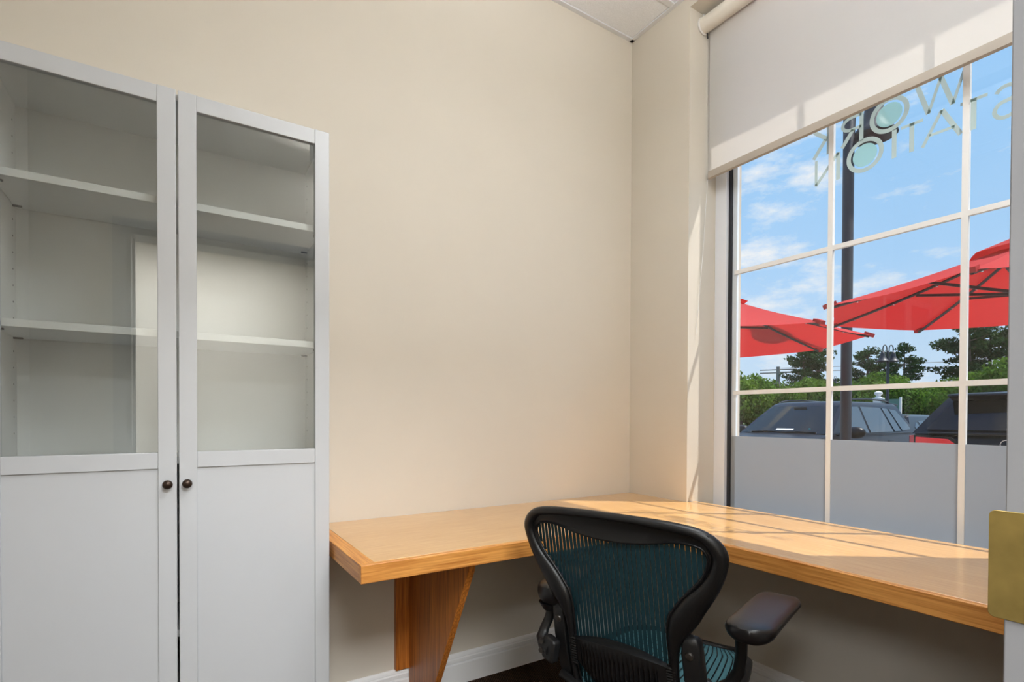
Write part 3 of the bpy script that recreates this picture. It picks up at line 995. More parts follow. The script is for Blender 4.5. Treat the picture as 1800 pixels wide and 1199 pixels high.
o = sm.build('seat_mesh', MT['seatmesh'], ch, fix=False)
o['label'] = 'teal striped mesh seat'
un = MB()
rows = []
for j in range(15):
    x = 0.03 + 0.50 * j / 14
    h_ = seat_hw(x)
    rows.append([(x, y * h_, seat_z(x) + 0.25 * (y * h_) ** 2 - 0.003) for y in [k / 6 for k in range(-6, 7)]] + [(x, y * h_, seat_z(x) - 0.006) for y in [k / 6 for k in range(6, -7, -1)]])
un.rings(rows, cap=True)
un.build('seat_underlay', MT['plastic'], ch, smooth=40)
sf = MB()
pts = []
for j in range(21):
    x = 0.03 + 0.50 * j / 20
    pts.append((x, -seat_hw(x) - 0.008, seat_z(x) + 0.25 * seat_hw(x) ** 2))
for j in range(7):
    y = -seat_hw(0.53) + 2 * seat_hw(0.53) * j / 6
    pts.append((0.54, y, seat_z(0.53) - 0.004 + 0.25 * y * y))
for j in range(21):
    x = 0.53 - 0.50 * j / 20
    pts.append((x, seat_hw(x) + 0.008, seat_z(x) + 0.25 * seat_hw(x) ** 2))
for j in range(1, 6):
    y = seat_hw(0.03) * (1 - 2 * j / 6)
    pts.append((0.022, y, seat_z(0.03) - 0.004))
pts.append(pts[0])
sf.tube(pts, 0.013, 10, cap=False)
sf.build('seat_frame', MT['graphite'], ch, smooth=60)
# tilt gear, side knob, gas column, base, castors
tm = MB()
tm.box(0.02, 0.36, -0.085, 0.085, 0.31, 0.375)
tm.box(-0.04, 0.10, -0.16, 0.16, 0.335, 0.372)
tm.build('tilt_mechanism', MT['graphite'], ch, bevel=0.012)
kn = MB()
kn.tube([(0.33, -0.085, 0.365), (0.33, -0.20, 0.385)], 0.006, 10)
kn.tube([(0.33, -0.198, 0.385), (0.33, -0.202, 0.385), (0.33, -0.222, 0.385), (0.33, -0.226, 0.385)], [0.020, 0.024, 0.024, 0.018], 20)
kn.build('tilt_knob', MT['plastic'], ch, smooth=40)
MB().lathe([(0.025, 0.10), (0.025, 0.25), (0.016, 0.251), (0.016, 0.32)], (0.19, 0, 0), 'z', 20).build('gas_column', MT['graphite'], ch, smooth=40)
for i in range(5):
    a = 2 * PI * i / 5 + 0.3
    dx, dy = math.cos(a), math.sin(a)
    lg = MB()
    lg.tube([(0.19 + dx * 0.02, dy * 0.02, 0.115), (0.19 + dx * 0.16, dy * 0.16, 0.105), (0.19 + dx * 0.31, dy * 0.31, 0.078)], [0.030, 0.024, 0.018], 10, flat=0.8)
    lo = lg.build('base_leg', MT['graphite'], ch, smooth=60)
    cs = MB()
    cx_, cy_ = 0.19 + dx * 0.315, dy * 0.315
    cs.tube([(cx_, cy_, 0.080), (cx_, cy_, 0.045)], 0.008, 8)
    for q in (-1, 1):
        c = Vector((cx_ - dx * 0.012, cy_ - dy * 0.012, 0.0285))
        ax = Vector((-dy, dx, 0))
        cs.tube([c + ax * (q * 0.006), c + ax * (q * 0.024)], 0.028, 18)
    cs.build('castor', MT['plastic'], lo, smooth=40)

# ------------------------------------------------------------------ outdoors
GZ = -0.28
struct(box(0.38, 300, -150, 220, GZ - 0.4, GZ).build('ground', MT['asphalt']), 'asphalt parking lot')
struct(box(0.381, 4.9, -9, 12, GZ, GZ + 0.06).build('sidewalk', MT['pavers'], bevel=0.02))
PZ = GZ + 0.06
struct(box(46, 300, -150, 220, GZ, GZ + 0.12).build('lawn', MT['lawn']))
# outer face of the building below and beside the window
struct(box(XO, XO + 0.02, -6, RV1 + 0.004, GZ, H + 0.6).build('trim_2', MT['brick']))
struct(box(XO, XO + 0.02, RV0 - 0.004, 3, GZ, H + 0.6).build('trim_3', MT['brick']))
struct(box(XO, XO + 0.02, RV1 + 0.004, RV0 - 0.004, GZ, SILL - 0.01).build('trim_4', MT['brick']))
struct(box(XO, XO + 0.02, RV1 + 0.004, RV0 - 0.004, 3.125, H + 0.6).build('trim_5', MT['brick']))

# patio umbrellas
def umbrella(c, rot, R, rim, peak, label):
    u = thing('patio_umbrella', label, 'umbrella', (c[0], c[1], PZ), world=False)
    rim, peak = rim - PZ, peak - PZ
    n_ = 8
    def V(r, a, z):
        return (r * math.cos(a), r * math.sin(a), z)
    def cz(f):          # height along a rib, f = 0 at the peak
        return peak + (rim - peak) * f - 0.02 * math.sin(PI * f)
    f0 = 0.13
    for i in range(n_):
        a0, a1 = rot + 2 * PI * i / n_, rot + 2 * PI * (i + 1) / n_
        mb = MB()
        vs, fs = [], []
        nf, nw = 10, 8
        for p in range(nf + 1):
            f = f0 + (1 - f0) * p / nf
            A, Bq = Vector(V(R * f, a0, cz(f))), Vector(V(R * f, a1, cz(f)))
            for q in range(nw + 1):
                t = q / nw
                pt = A.lerp(Bq, t)
                sag = 4 * t * (1 - t)
                out = 1 - 0.035 * sag * f
                pt = Vector((pt.x * out, pt.y * out, pt.z - 0.030 * sag * f + 0.016 * sag * f * f))
                vs.append(pt)
        for p in range(nf):
            for q in range(nw):
                a = p * (nw + 1) + q
                fs.append((a, a + 1, a + nw + 2, a + nw + 1))
        mb.add(vs, fs)
        mb.build('canopy_panel', MT['red'], u, fix=False, smooth=60)
        rb = MB()
        rb.tube([V(max(0.05, R * f), a0, cz(f) - 0.022) for f in (0.04, 0.15, 0.3, 0.45, 0.6, 0.75, 0.9, 0.985)], 0.0105, 6)
        ro = rb.build('rib', MT['pole'], u)
        sb = MB()
        sb.bar(V(0.05, a0, peak - 0.34), V(R * 0.50, a0, cz(0.50) - 0.034), 0.012, 0.018)
        sb.build('strut', MT['pole'], ro)
        pk = MB()
        pk.bar(V(R * 0.955, a0, cz(0.955) + 0.001), V(R * 1.012, a0, cz(1.012) - 0.004), 0.045, 0.030)
        pk.build('rib_pocket', MT['red'], ro)
        for f in (0.4, 0.62, 0.84):
            MB().sphere(V(R * f, a0, cz(f) - 0.030), 0.008, 5).build('snap', MT['chrome'], ro)
    vt = MB()
    rows = []
    for p in range(5):
        f = 0.01 + 0.24 * p / 4
        rows.append([V(R * f * (1 - (0.06 if q % 2 else 0)), rot + 2 * PI * q / 16, cz(f) + 0.055 - 0.012 * p / 4) for q in range(16)])
    vt.rings(rows, cap=False)
    vt.build('vent_cap', MT['red'], u, fix=False, smooth=60)
    MB().lathe([(0.02, peak + 0.04), (0.028, peak + 0.07), (0.02, peak + 0.10), (0.001, peak + 0.115)], (0, 0, 0), 'z', 14).build('finial', MT['pole'], u, smooth=40)
    MB().lathe([(0.02, 0.0), (0.02, peak + 0.04)], (0, 0, 0), 'z', 16).build('pole', MT['pole'], u, smooth=40)
    MB().lathe([(0.05, peak - 0.39), (0.05, peak - 0.30)], (0, 0, 0), 'z', 16).build('runner_hub', MT['pole'], u, smooth=40)
    MB().lathe([(0.26, 0.0), (0.26, 0.05), (0.20, 0.08), (0.05, 0.10), (0.045, 0.32)], (0, 0, 0), 'z', 28).build('base', MT['pole'], u, smooth=40)
    return u
umbrella((2.60, -0.95), math.radians(3), 1.20, 1.92, 2.31, 'nearer red patio umbrella, its tip pointing left across the black lamp post')
umbrella((2.71, 1.52), math.radians(50 - 90 - 22.5 + 0), 1.40, 1.92, 2.45, 'farther red patio umbrella at the left edge of the window')

# lamp posts with twin bell shades
def lamp_post(x, y, hgt, dia, label, rz=0.0, base=GZ, s=1.0, sides=(-1, 1), bell=1.0):
    lp_ = thing('lamp_post', label, 'street lamp', (x, y, base), world=False, rotz=rz, group=None)
    MB().lathe([(dia * 1.6, 0), (dia * 1.6, 0.1), (dia * 1.0, 0.25), (dia * 0.62, 0.9), (dia * 0.5, 1.0), (dia * 0.5, hgt), (dia * 0.3, hgt + 0.05), (0.001, hgt + 0.12)], (0, 0, 0), 'z', 20).build('post', MT['pole'], lp_, smooth=40)
    for sg in sides:
        pts = [(0, sg * dia * 0.4, hgt - 0.45)]
        for i in range(13):
            t = PI * i / 12
            pts.append((0, sg * (0.065 + 0.075 + 0.0 - 0.105 * math.cos(t) + 0.03), hgt + 0.30 * s + 0.16 * math.sin(t)))
        pts.append((0, sg * 0.275, hgt + 0.02))
        am = MB().tube(pts, 0.022, 10).build('arm', MT['pole'], lp_, smooth=60)
        c = (0, sg * 0.28, hgt - 0.40)
        pr = [(0.03, 0.46), (0.05, 0.44), (0.085, 0.40), (0.10, 0.33), (0.115, 0.24), (0.15, 0.15), (0.21, 0.06), (0.27, 0.0), (0.272, -0.012), (0.255, -0.008), (0.20, 0.05), (0.13, 0.14), (0.09, 0.20), (0.001, 0.22)]
        MB().lathe([(a * bell, b) for a, b in pr], c, 'z', 28).build('bell_shade', MT['pole'], am, smooth=50)
lamp_post(4.176, 0.882, 4.88, 0.108, 'near black lamp post standing just outside the window', rz=math.radians(60), base=PZ, s=0.7, sides=(-1,), bell=0.83)
lamp_post(26.43, 9.49, 4.55, 0.125, 'distant black lamp post with two bell shades above the parked cars', rz=math.radians(66), s=0.7)
lamp_post(57.5, 27.2, 5.6, 0.18, 'faint far lamp post half hidden behind the near lamp post', rz=math.radians(10), s=0.7)

# ------------------------------------------------------------------ vehicles
def suv(loc, rz, paint, label, ln=5.1, wd=1.98, ht=1.80, belt=1.13, xf=(0.98, 0.10), xr=(-2.42, -2.02), wr_=0.70, rails=True, windows=(), glass_side='sideglass', glass_rear='tint', rear_kind=None, name='suv', lamp_dz=0.085):
    u = thing(name, label, 'car', loc, rotz=rz, world=False)
    w = wd / 2
    F, R = ln / 2, -ln / 2
    ww = w * 0.94
    # lower body: stations along x with a side profile
    st = []
    for x, tw, hz in ((F, .62, .72), (F - .06, .80, .90), (F - .25, .94, .985), (F - .7, 1.0, 1.03), (xf[0] + .35, 1.0, belt - .05), (xf[0] - .02, 1.0, belt), (0, 1.0, belt), (xr[0] + .5, 1.0, belt), (xr[0] + .10, .98, belt), (R + .06, .93, belt - .08), (R, .84, belt - .20)):
        a = w * tw
        st.append([(x, y * a, z) for y, z in ((-.82, .28), (-.95, .36), (-1.0, .60), (-1.0, .82), (-.985, min(hz, .98)), (-.945, hz - .01), (-.80, hz + .004), (0, hz + .02),
                                               (.80, hz + .004), (.945, hz - .01), (.985, min(hz, .98)), (1.0, .82), (1.0, .60), (.95, .36), (.82, .28))])
    MB().rings(st, cap=True).build('body', paint, u, smooth=38)
    # cabin
    def prm(t):
        return (ww + (wr_ - ww) * t, xf[0] + (xf[1] - xf[0]) * t, xr[0] + (xr[1] - xr[0]) * t)
    zr = ht - 0.06
    def ring_at(t, z, sh=1.0, cv=0.12):
        hw, a, b = prm(t)
        hw *= sh
        pts = []
        for i in range(9):
            y = -hw + 2 * hw * i / 8
            pts.append((a - cv * (y / hw) ** 2 * hw - (1 - sh) * 0.7, y, z))
        for i in range(1, 8):
            pts.append((a - cv * hw + (b - a + 0.0) * i / 8 + 0, hw * (1 + 0.03 * math.sin(PI * i / 8)), z))
        for i in range(9):
            y = hw - 2 * hw * i / 8
            pts.append((b + 0.05 * (y / hw) ** 2 * hw + (1 - sh) * 0.6, y, z))
        for i in range(1, 8):
            pts.append((b + (a - cv * hw - b) * i / 8, -hw * (1 + 0.03 * math.sin(PI * i / 8)), z))
        return pts
    rs_ = [ring_at(0, belt - 0.02), ring_at(0.5, belt + (zr - belt) * .5), ring_at(0.93, belt + (zr - belt) * .93), ring_at(1.0, zr + 0.005, 0.975), ring_at(1.0, zr + 0.030, 0.90), ring_at(1.0, zr + 0.048, 0.70), ring_at(1.0, zr + 0.058, 0.35)]
    MB().rings(rs_, cap=True).build('cabin', paint, u, smooth=38)
    def hw_at(z):
        t = (z - belt) / (zr - belt)
        return prm(t)
    # windscreen and rear glass follow the curve of the cabin
    def curved(name_, front, z0, z1, y0f, mat, lift=0.006):
        mb = MB()
        vs, fs = [], []
        nz_, ny = 5, 12
        for off in (lift, -0.01):
            for i in range(nz_ + 1):
                z = z0 + (z1 - z0) * i / nz_
                hw, a, b = hw_at(z)
                for j in range(ny + 1):
                    y = hw * y0f * (-1 + 2 * j / ny)
                    x = (a - 0.12 * (y / hw) ** 2 * hw + off) if front else (b + 0.05 * (y / hw) ** 2 * hw - off)
                    vs.append((x, y, z))
        nn = (nz_ + 1) * (ny + 1)
        for base_ in (0, nn):
            for i in range(nz_):
                for j in range(ny):
                    a = base_ + i * (ny + 1) + j
                    fs.append((a, a + 1, a + ny + 2, a + ny + 1))
        mb.add(vs, fs)
        return mb.build(name_, mat, u, smooth=40, fix=False)
    ws = curved('windscreen', True, belt + 0.02, zr - 0.045, 0.90, MT['carglass'])
    rg = curved('rear_window', False, belt + 0.03, zr - 0.06, 0.86, MT[glass_rear])
    for sg in (-1, 1):
        for poly in windows:
            mb = MB()
            vs = []
            for off in (0.008, -0.02):
                for x, z in poly:
                    hw, a, b = hw_at(z)
                    s_ = max(0, min(1, (a - 0.12 * hw - x) / (a - b)))
                    vs.append((x, sg * (hw * (1 + 0.03 * math.sin(PI * s_)) + off), z))
            m_ = len(poly)
            mb.add(vs, [tuple(range(m_))] + [(i, (i + 1) % m_, m_ + (i + 1) % m_, m_ + i) for i in range(m_)])
            mb.build('side_window', MT[glass_side], u)
        tr = MB()
        pts = []
        for i in range(9):
            x = xf[0] - 0.25 + (xr[0] + 0.25 - xf[0] + 0.25) * i / 8
            hw, a, b = hw_at(belt + 0.02)
            s_ = max(0, min(1, (a - 0.12 * hw - x) / (a - b)))
            pts.append((x, sg * (hw * (1 + 0.03 * math.sin(PI * s_)) + 0.008), belt + 0.012))
        tr.tube(pts, 0.008, 6)
        tr.build('belt_trim', MT['blackpaint'], u)
        if rails:
            x0, x1 = xf[1] - 0.15, xr[1] + 0.15
            pts = [(x0, sg * (wr_ - 0.06), zr + 0.02), (x0 - 0.10, sg * (wr_ - 0.06), zr + 0.055), (x0 - 0.35, sg * (wr_ - 0.055), zr + 0.085), ((x0 + x1) / 2, sg * (wr_ - 0.05), zr + 0.10), (x1 + 0.3, sg * (wr_ - 0.055), zr + 0.085), (x1 + 0.08, sg * (wr_ - 0.06), zr + 0.055), (x1, sg * (wr_ - 0.06), zr + 0.02)]
            MB().tube(pts, 0.017, 8).build('roof_rail', MT['blackpaint'], u, smooth=60)
        mr = MB()
        mr.sphere((xf[0] - 0.50, sg * (w + 0.15), belt + 0.050), 0.15, 9, (0.75, 1.1, 0.72))
        mr.bar((xf[0] - 0.40, sg * (w - 0.08), belt + 0.01), (xf[0] - 0.41, sg * (w + 0.08), belt + 0.03), 0.05, 0.04)
        mr.build('wing_mirror', MT['blackpaint'], u, smooth=50)
        for x in (0.05, -1.05):
            hb = MB()
            hb.bar((x, sg * (w * 0.995 + 0.014), belt - 0.14), (x - 0.22, sg * (w * 0.995 + 0.014), belt - 0.135), 0.022, 0.03)
            hb.build('door_handle', paint, u, bevel=0.006)
        for x in (F - 0.95, R + 0.98):
            wh = MB().lathe([(0.20, -0.24), (0.36, -0.24), (0.385, -0.20), (0.385, -0.04), (0.36, 0), (0.27, 0.0)], (x, 0, 0.385), 'y', 26)
            wh.v = [(p[0], sg * (w - 0.01) + (p[1] if sg > 0 else -p[1]), p[2]) for p in wh.v]
            wo_ = wh.build('tyre', MT['tyre'], u, smooth=40)
            rm = MB()
            for q in range(5):
                a = 2 * PI * q / 5
                rm.bar((x, sg * (w - 0.03), 0.385), (x + 0.26 * math.cos(a), sg * (w - 0.02), 0.385 + 0.26 * math.sin(a)), 0.05, 0.03, (0, 1, 0))
            rm.tube([(x, sg * (w - 0.10), 0.385), (x, sg * (w - 0.05), 0.385)], 0.27, 22)
            rm.build('wheel_rim', MT['alloy'], wo_)
        hl = MB()
        hl.sphere((F - 0.20, sg * w * 0.72, 0.80), 0.20, 8, (0.7, 1.0, 0.35))
        hl.build('headlamp', MT['head'], u, smooth=60)
        # tail lamps wrap the rear corner
        tl = MB()
        vs = []
        zt, zb = belt - lamp_dz, belt - lamp_dz - 0.16
        prof_ = [(R + 0.30, w * 0.985), (R + 0.14, w * 0.965), (R + 0.055, w * 0.925), (R + 0.012, w * 0.85)]
        for off in (0.020, -0.01):
            for x, y in prof_:
                for z in (zb, zt):
                    vs.append((x - off * 0.8, sg * (y + off * 0.5), z))
        m_ = len(prof_)
        fs = []
        for i in range(m_ - 1):
            a = 2 * i
            fs += [(a, a + 2, a + 3, a + 1)]
            c = 2 * m_ + a
            fs += [(a + 1, a + 3, c + 3, c + 1), (a, a + 2, c + 2, c)]
        fs += [(2 * m_ - 2, 2 * m_ - 1, 4 * m_ - 1, 4 * m_ - 2), (0, 1, 2 * m_ + 1, 2 * m_)]
        tl.add(vs, fs)
        tl.build('tail_lamp', MT['tail'], u)
        t2 = MB()
        t2.prism([(sg * w * 0.85, zb + 0.012), (sg * w * 0.85, zt - 0.01), (sg * w * 0.52, zt - 0.03), (sg * w * 0.45, zt - 0.085), (sg * w * 0.50, zb + 0.018)], 'x', R - 0.030, R + 0.03)
        t2.build('tail_lamp', MT['tail2'], u, bevel=0.008)
        gp = MB()
        gp.prism([(sg * w * 0.87, zb - 0.012), (sg * w * 0.87, zt + 0.012), (sg * w * 0.50, zt - 0.008), (sg * w * 0.42, zt - 0.085), (sg * w * 0.48, zb - 0.006)], 'x', R - 0.018, R + 0.03)
        gp.build('lamp_surround', MT['blackpaint'], u)
    # grille
    gr = MB()
    for k2 in range(9):
        gr.box(F - 0.03, F + 0.015, -0.40 + 0.09 * k2, -0.36 + 0.09 * k2, 0.52, 0.80)
    gr.build('grille', MT['blackpaint'], u)
    # roof spoiler over the rear glass
    spl = MB()
    hw, a, b = hw_at(zr)
    spl.prism([(xr[1] + 0.22, zr + 0.045), (xr[1] - 0.20, zr + 0.020), (xr[1] - 0.22, zr - 0.005), (xr[1] - 0.05, zr - 0.055), (xr[1] + 0.10, zr - 0.03)], 'y', -hw * 0.93, hw * 0.93)
    spl.v = [(p[0], p[2], p[1]) if False else p for p in spl.v]
    spl.build('roof_spoiler', MT['blackpaint'] if rear_kind else paint, u, bevel=0.012)
    if rear_kind:
        hwb, ab, bb_ = hw_at(belt + 0.05)
        wp = MB()
        wp.sphere((bb_ - 0.015, -0.02, belt + 0.075), 0.06, 8, (0.5, 1, 0.8))
        wp.tube([(bb_ - 0.05, 0.0, belt + 0.09), (bb_ - 0.02, -0.42, belt + 0.17)], 0.012, 8)
        wp.build('rear_wiper', MT['blackpaint'], u, smooth=50)
        em = MB()
        pts = [(R - 0.006, 0.05 * math.cos(2 * PI * i / 24), belt - 0.12 + 0.05 * math.sin(2 * PI * i / 24)) for i in range(25)]
        em.tube(pts, 0.006, 6, cap=False)
        em.build('round_emblem', MT['chrome'], u)
        cs_ = MB()
        cs_.box(R - 0.02, R + 0.02, -w * 0.44, w * 0.44, belt - 0.20, belt - 0.18)
        cs_.build('chrome_strip', MT['chrome'], u, bevel=0.004)
        pb = MB()
        pb.box(xr[0] - 0.02, xr[0] + 0.1, -ww * 0.8, ww * 0.8, belt - 0.03, belt + 0.0)
        pb.build('tailgate_trim', paint, u, bevel=0.01)
    else:
        # things seen through the windscreen: mirror block, wheel, papers
        hwz, az, bz_ = hw_at(zr - 0.10)
        mm = MB()
        mm.box(az + 0.006, az + 0.016, -0.13, 0.13, zr - 0.125, zr - 0.065)
        mm.box(az + 0.03, az + 0.045, -0.06, 0.06, zr - 0.165, zr - 0.125)
        mm.build('sensor_cover', MT['blackpaint'], ws, bevel=0.008)
        if rails:
            def on_glass(y, z, o=0.012):
                hw, a, b = hw_at(z)
                return (a - 0.12 * (y / hw) ** 2 * hw + o, y, z)
            MB().add([on_glass(y, z) for z in (belt + 0.075, belt + 0.105) for y in (-0.12, 0.0, 0.12, 0.22)], [(0, 1, 5, 4), (1, 2, 6, 5), (2, 3, 7, 6)]).build('paper_strip', MT['dash'], ws)
            c = on_glass(0.50, belt + 0.10)
            MB().sphere(c, 0.022, 6, (0.1, 1, 0.8)).build('sticker', MT['teal'], ws)
            for y0, y1 in ((-0.62, 0.05), (0.0, 0.66)):
                MB().tube([on_glass(y0, belt + 0.035, 0.02), on_glass((y0 + y1) / 2, belt + 0.05, 0.025), on_glass(y1, belt + 0.042, 0.02)], 0.010, 6).build('wiper', MT['blackpaint'], ws)
    return u
WX7 = [[(0.30, 1.165), (-0.40, 1.165), (-0.40, 1.66), (-0.16, 1.655), (0.02, 1.52)],
       [(-0.47, 1.165), (-1.36, 1.175), (-1.22, 1.645), (-0.47, 1.66)],
       [(-1.43, 1.18), (-1.70, 1.185), (-1.50, 1.63), (-1.29, 1.643)],
       [(-1.77, 1.19), (-2.16, 1.21), (-2.13, 1.30), (-1.86, 1.60), (-1.57, 1.625)]]
bm_ = suv((8.65, 3.70, GZ), math.radians(180 - 1.5), MT['navy'], 'blue grey SUV facing the window with its windscreen in view', ht=1.78, belt=1.13, windows=WX7)
WJ = [[(0.25, 1.29), (-0.45, 1.29), (-0.45, 1.62), (-0.2, 1.615), (0.0, 1.5)], [(-0.52, 1.29), (-1.30, 1.30), (-1.20, 1.61), (-0.52, 1.62)], [(-1.38, 1.30), (-2.0, 1.32), (-1.7, 1.585), (-1.28, 1.60)]]
suv((7.96, -0.115, GZ), 0.0, MT['blackpaint'], 'black SUV parked tail to the window with a red tail lamp', ln=4.9, wd=1.94, ht=1.77, belt=1.27, xr=(-2.38, -1.86), lamp_dz=0.045, windows=WJ, rails=False, rear_kind='a')
WC = [[(0.35, 0.98), (-0.40, 0.98), (-0.40, 1.40), (-0.2, 1.40), (0.05, 1.30)], [(-0.46, 0.98), (-1.10, 0.99), (-1.25, 1.36), (-0.46, 1.40)], [(-1.2, 1.0), (-1.55, 1.02), (-1.62, 1.20), (-1.4, 1.34)]]
suv((16.7, 5.0, GZ), math.radians(0), MT['greypaint'], 'dark grey car far back between the two SUVs', ln=4.7, wd=1.86, ht=1.56, belt=0.97, xf=(1.15, 0.25), xr=(-2.15, -1.65), wr_=0.62, windows=WC, rails=False, rear_kind=None, name='car')

# ------------------------------------------------------------------ sign, utility pole, trees
sg_ = thing('sign_post', 'white capped sign post with a green panel far behind the SUV', 'sign', (31.9, 12.0, GZ))
MB().prism(rrect(31.70, 32.10, 11.96, 12.36, 0.02), 'z', GZ, 2.25).build('post', MT['sign_white'], sg_)
MB().lathe([(0.30, 2.25), (0.30, 2.33), (0.16, 2.36), (0.10, 2.45), (0.20, 2.56), (0.20, 2.66), (0.001, 2.74)], (31.9, 12.16, 0), 'z', 18).build('post_cap', MT['sign_white'], sg_, smooth=40)
box(31.87, 31.93, 11.10, 11.95, 1.55, 2.25).build('sign_panel', MT['sign_green'], sg_)
box(31.84, 31.96, 11.02, 11.10, GZ, 2.35).build('side_post', MT['sign_white'], sg_)

up_ = thing('utility_pole', 'grey wooden utility pole with cross arms above the trees at left', 'utility pole', (65.4, 38.07, GZ))
MB().tube([(65.4, 38.07, GZ), (65.4, 38.07, 8.0)], [0.32, 0.22], 12).build('pole', MT['wood_pole'], up_, smooth=40)
for z in (7.6, 7.2, 5.4):
    d_ = Vector((0.5, -0.85, 0)).normalized() * (2.2 if z > 5 else 0.9)
    c_ = Vector((65.4, 38.07, z))
    MB().bar(c_ - d_, c_ + d_, 0.13, 0.13).build('cross_arm', MT['wood_pole'], up_)
MB().tube([(65.2, 37.9, 4.2), (65.2, 37.9, 5.0)], 0.35, 12).build('transformer', MT['galv'], up_, smooth=40)
ar = MB()
ar.tube([(63.8 + 0.0, 36.4 - 1.9 + 1.9 * math.cos(PI * i / 14), 3.4 + 1.0 * math.sin(PI * i / 14)) for i in range(15)] , 0.10, 8)
ar.tube([(63.8, 36.4, 3.4), (63.8, 36.4, GZ)], 0.10, 8)
tag(ar.build('arched_street_light', MT['galv'], smooth=60), 'pale arched pole beside the utility pole', 'street lamp')
for k2, (z0, z1) in enumerate(((7.8, 8.9), (7.3, 8.2))):
    pts = []
    for i in range(15):
        t = i / 14
        pts.append((65.4 + 22 * t, 38.07 - 46 * t, z0 + (z1 - z0) * t - 1.6 * 4 * t * (1 - t) * 0.3))
    tag(MB().tube(pts, 0.035, 5).build('power_line', MT['wood_pole']), ('upper' if k2 == 0 else 'lower') + ' thin overhead power line above the tree belt', 'wire')

def leaf_cloud(rnd, cs, dens, size):
    """small leaf cards scattered through the shells of several blobs"""
    vs, fs = [], []
    for (cx_, cy_, cz_, rx, ry, rz_) in cs:
        k3 = int(dens * (rx * ry + rx * rz_ + ry * rz_))
        for _ in range(k3):
            while True:
                d = Vector((rnd.uniform(-1, 1), rnd.uniform(-1, 1), rnd.uniform(-1, 1)))
                if 0.05 < d.length < 1:
                    break
            d.normalize()
            r = rnd.uniform(0.62, 1.12)
            p = Vector((cx_ + d.x * rx * r, cy_ + d.y * ry * r, cz_ + d.z * rz_ * r))
            a = Vector((rnd.uniform(-1, 1), rnd.uniform(-1, 1), rnd.uniform(-1, 1))).normalized()
            b = a.cross(d + Vector((rnd.uniform(-.6, .6), rnd.uniform(-.6, .6), rnd.uniform(-.6, .6))))
            if b.length < 1e-3:
                continue
            b.normalize()
            s_ = size * rnd.uniform(0.6, 1.3)
            i0 = len(vs)
            vs += [p - a * s_, p - b * s_ * 0.55, p + a * s_, p + b * s_ * 0.55]
            fs.append((i0, i0 + 1, i0 + 2, i0 + 3))
    return vs, fs
def leafy_proto(seed, mat, hgt, rad):
    rnd = random.Random(seed)
    root = thing('leafy_tree', 'x', 'tree', (0, 0, 0), world=False)
    tk = MB()
    tk.tube([(0, 0, 0), (0.1, 0.05, hgt * 0.3), (0.0, 0.1, hgt * 0.65)], [0.22, 0.17, 0.08], 8)
    for q in range(4):
        a = rnd.uniform(0, 6.28)
        tk.tube([(0.05, 0.05, hgt * 0.3), (0.5 * rad * math.cos(a), 0.5 * rad * math.sin(a), hgt * 0.6)], [0.10, 0.03], 6)
    tk.build('trunk', MT['bark'], root, smooth=60)
    cs = [(0, 0, hgt * 0.55, rad * 0.85, rad * 0.85, hgt * 0.34)]
    for q in range(13):
        a = rnd.uniform(0, 6.28)
        r = rnd.uniform(0.35, 0.8) * rad
        z = rnd.uniform(0.18, 0.86) * hgt
        if z > 0.6 * hgt:
            r *= 0.6
        s_ = rnd.uniform(0.28, 0.46) * rad
        cs.append((r * math.cos(a), r * math.sin(a), z, s_, s_, s_ * 0.8))
    vs, fs = leaf_cloud(rnd, cs, 75, 0.20)
    cr_ = MB().add(vs, fs).build('crown', mat, root, fix=False)
    cr_['kind'] = 'stuff'
    return root
def pine_proto(seed, hgt, rad, bare):
    rnd = random.Random(seed)
    root = thing('pine_tree', 'x', 'tree', (0, 0, 0), world=False)
    tk = MB()
    tk.tube([(0, 0, 0), (0.05, 0, hgt * 0.5), (0, 0.05, hgt * 0.97)], [0.24, 0.17, 0.03], 8)
    cs = []
    z = hgt * bare
    while z < hgt * 0.97:
        f = (z / hgt - bare) / (1 - bare)
        r0 = rad * (0.55 + 0.75 * f) * (1 - f) ** 0.55 * 1.15 + 0.25
        for q in range(rnd.choice((3, 4, 4))):
            a = rnd.uniform(0, 6.28)
            r = r0 * rnd.uniform(0.55, 1.15)
            rise = rnd.uniform(-0.05, 0.45) * r
            e_ = (r * math.cos(a), r * math.sin(a), z + rise)
            tk.tube([(0, 0, z), (e_[0] * 0.5, e_[1] * 0.5, z + rise * 0.3), e_], [0.06, 0.04, 0.015], 5)
            for w_ in (0.45, 0.72, 1.0):
                s_ = rnd.uniform(0.30, 0.58) * (0.5 + 0.35 * r)
                cs.append((e_[0] * w_, e_[1] * w_, z + rise * w_ + rnd.uniform(-0.1, 0.25), s_, s_, s_ * rnd.uniform(0.4, 0.7)))
        z += hgt * rnd.uniform(0.045, 0.085)
    cs.append((0, 0, hgt * 0.96, 0.4, 0.4, 0.5))
    tk.build('trunk', MT['bark'], root, smooth=60)
    vs, fs = leaf_cloud(rnd, cs, 95, 0.15)
    cr_ = MB().add(vs, fs).build('needles', MT['needle'], root, fix=False)
    cr_['kind'] = 'stuff'
    return root
def place(px, dist, px_y=None):
    """ground point at a bearing (given as an angle from +X) and distance from the room"""
    b = math.radians(px)
    return (CAM.x + dist * math.cos(b), CAM.y + dist * math.sin(b))
leafy = [leafy_proto(11, MT['leaf'][0], 6.6, 3.3), leafy_proto(12, MT['leaf'][1], 6.0, 3.0), leafy_proto(13, MT['leaf'][2], 5.2, 2.8)]
used = [False] * 3
ords = ['first', 'second', 'third', 'fourth', 'fifth', 'sixth', 'seventh', 'eighth', 'ninth', 'tenth', 'eleventh', 'twelfth', 'thirteenth', 'fourteenth', 'fifteenth', 'sixteenth', 'seventeenth', 'eighteenth', 'nineteenth', 'twentieth']
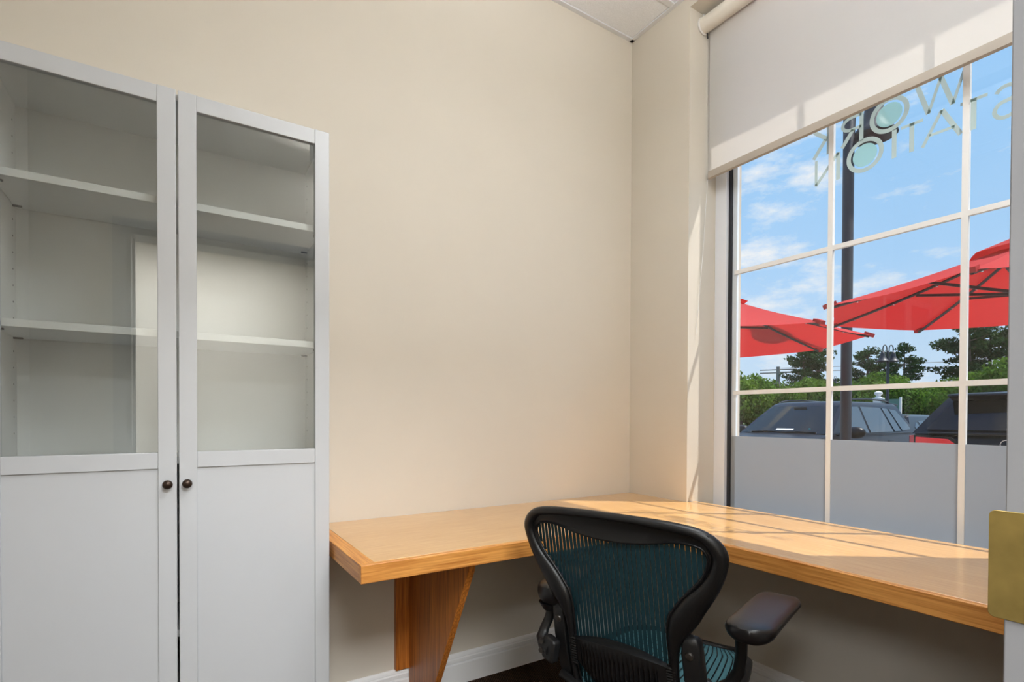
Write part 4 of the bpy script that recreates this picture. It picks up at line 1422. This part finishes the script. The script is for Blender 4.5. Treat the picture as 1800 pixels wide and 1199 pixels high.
def put(protos, used_, k3, b, dist, sc, rz, label, group):
    src = protos[k3]
    if not used_[k3]:
        o = src
        used_[k3] = True
    else:
        o = copy_tree(src)
    x, y = place(b, dist)
    o.location = (x, y, GZ + 0.1)
    o.rotation_euler = (0, 0, rz)
    sc *= 0.9 if group.startswith('leafy') else 1.0
    o.scale = (sc, sc, sc)
    tag(o, label, 'tree', group)
rows_ = [  # bearing, distance, kind, scale  -- front row from left to right
    (36.0, 62, 0, 1.16), (34.0, 60, 2, 1.22), (32.2, 64, 0, 1.05), (30.2, 62, 2, 0.96), (28.6, 66, 0, 1.0), (26.8, 62, 2, 1.12), (25.2, 60, 1, 1.0), (23.6, 64, 0, 1.02),
    (22.0, 62, 2, 1.15), (20.4, 60, 0, 0.84), (18.8, 62, 1, 0.92), (17.2, 58, 0, 0.90), (15.6, 60, 1, 1.12), (14.0, 58, 0, 1.05), (12.2, 60, 2, 1.2)]
for q, (b, d, k3, sc) in enumerate(rows_):
    put(leafy, used, k3, b, d, sc, q * 1.7, ords[q] + ' leafy green tree from the left in the front of the tree belt', 'leafy trees behind the parking lot')
rows2 = [(35.2, 76, 1, 1.32), (33.0, 78, 1, 1.30), (31.2, 80, 1, 1.34), (29.2, 78, 1, 1.15), (27.4, 82, 1, 1.2), (25.6, 78, 1, 1.25), (24.2, 80, 1, 1.15), (21.2, 78, 1, 1.15), (19.5, 80, 1, 1.05), (18.0, 78, 1, 1.1), (16.4, 76, 1, 1.2), (14.6, 78, 1, 1.3), (12.6, 78, 1, 1.3)]
for q, (b, d, k3, sc) in enumerate(rows2):
    put(leafy, used, k3, b, d, sc, q * 2.3 + 1, ords[q] + ' dark leafy tree from the left in the back of the tree belt', 'leafy trees behind the parking lot')
pines = [pine_proto(21, 9.6, 2.6, 0.42), pine_proto(22, 9.2, 2.3, 0.36), pine_proto(23, 10.5, 2.9, 0.35)]
usedp = [False] * 3
for q, (k3, b, d, sc, lab) in enumerate((
        (0, 28.6, 72, 1.00, 'broad dark pine left of the white glazing bar'),
        (2, 27.4, 74, 0.98, 'taller dark pine close against the glazing bar left of the lamp post'),
        (1, 23.5, 72, 1.02, 'slim pine between the near and the distant lamp posts'),
        (1, 22.3, 75, 0.98, 'thin pine just behind the distant lamp post'),
        (0, 20.9, 70, 0.93, 'leaning sparse pine to the right of the distant lamp post'),
        (2, 16.6, 70, 1.10, 'tall pine right of the second glazing bar'),
        (2, 15.3, 72, 1.03, 'pine at the right end above the black SUV'),
        (0, 13.6, 70, 1.10, 'pine cut off by the door frame at the far right'))):
    put(pines, usedp, k3, b, d, sc, q * 1.1, lab, 'pine trees above the tree belt')

for o in bpy.data.objects:
    if '_abs' in o:
        del o['_abs']
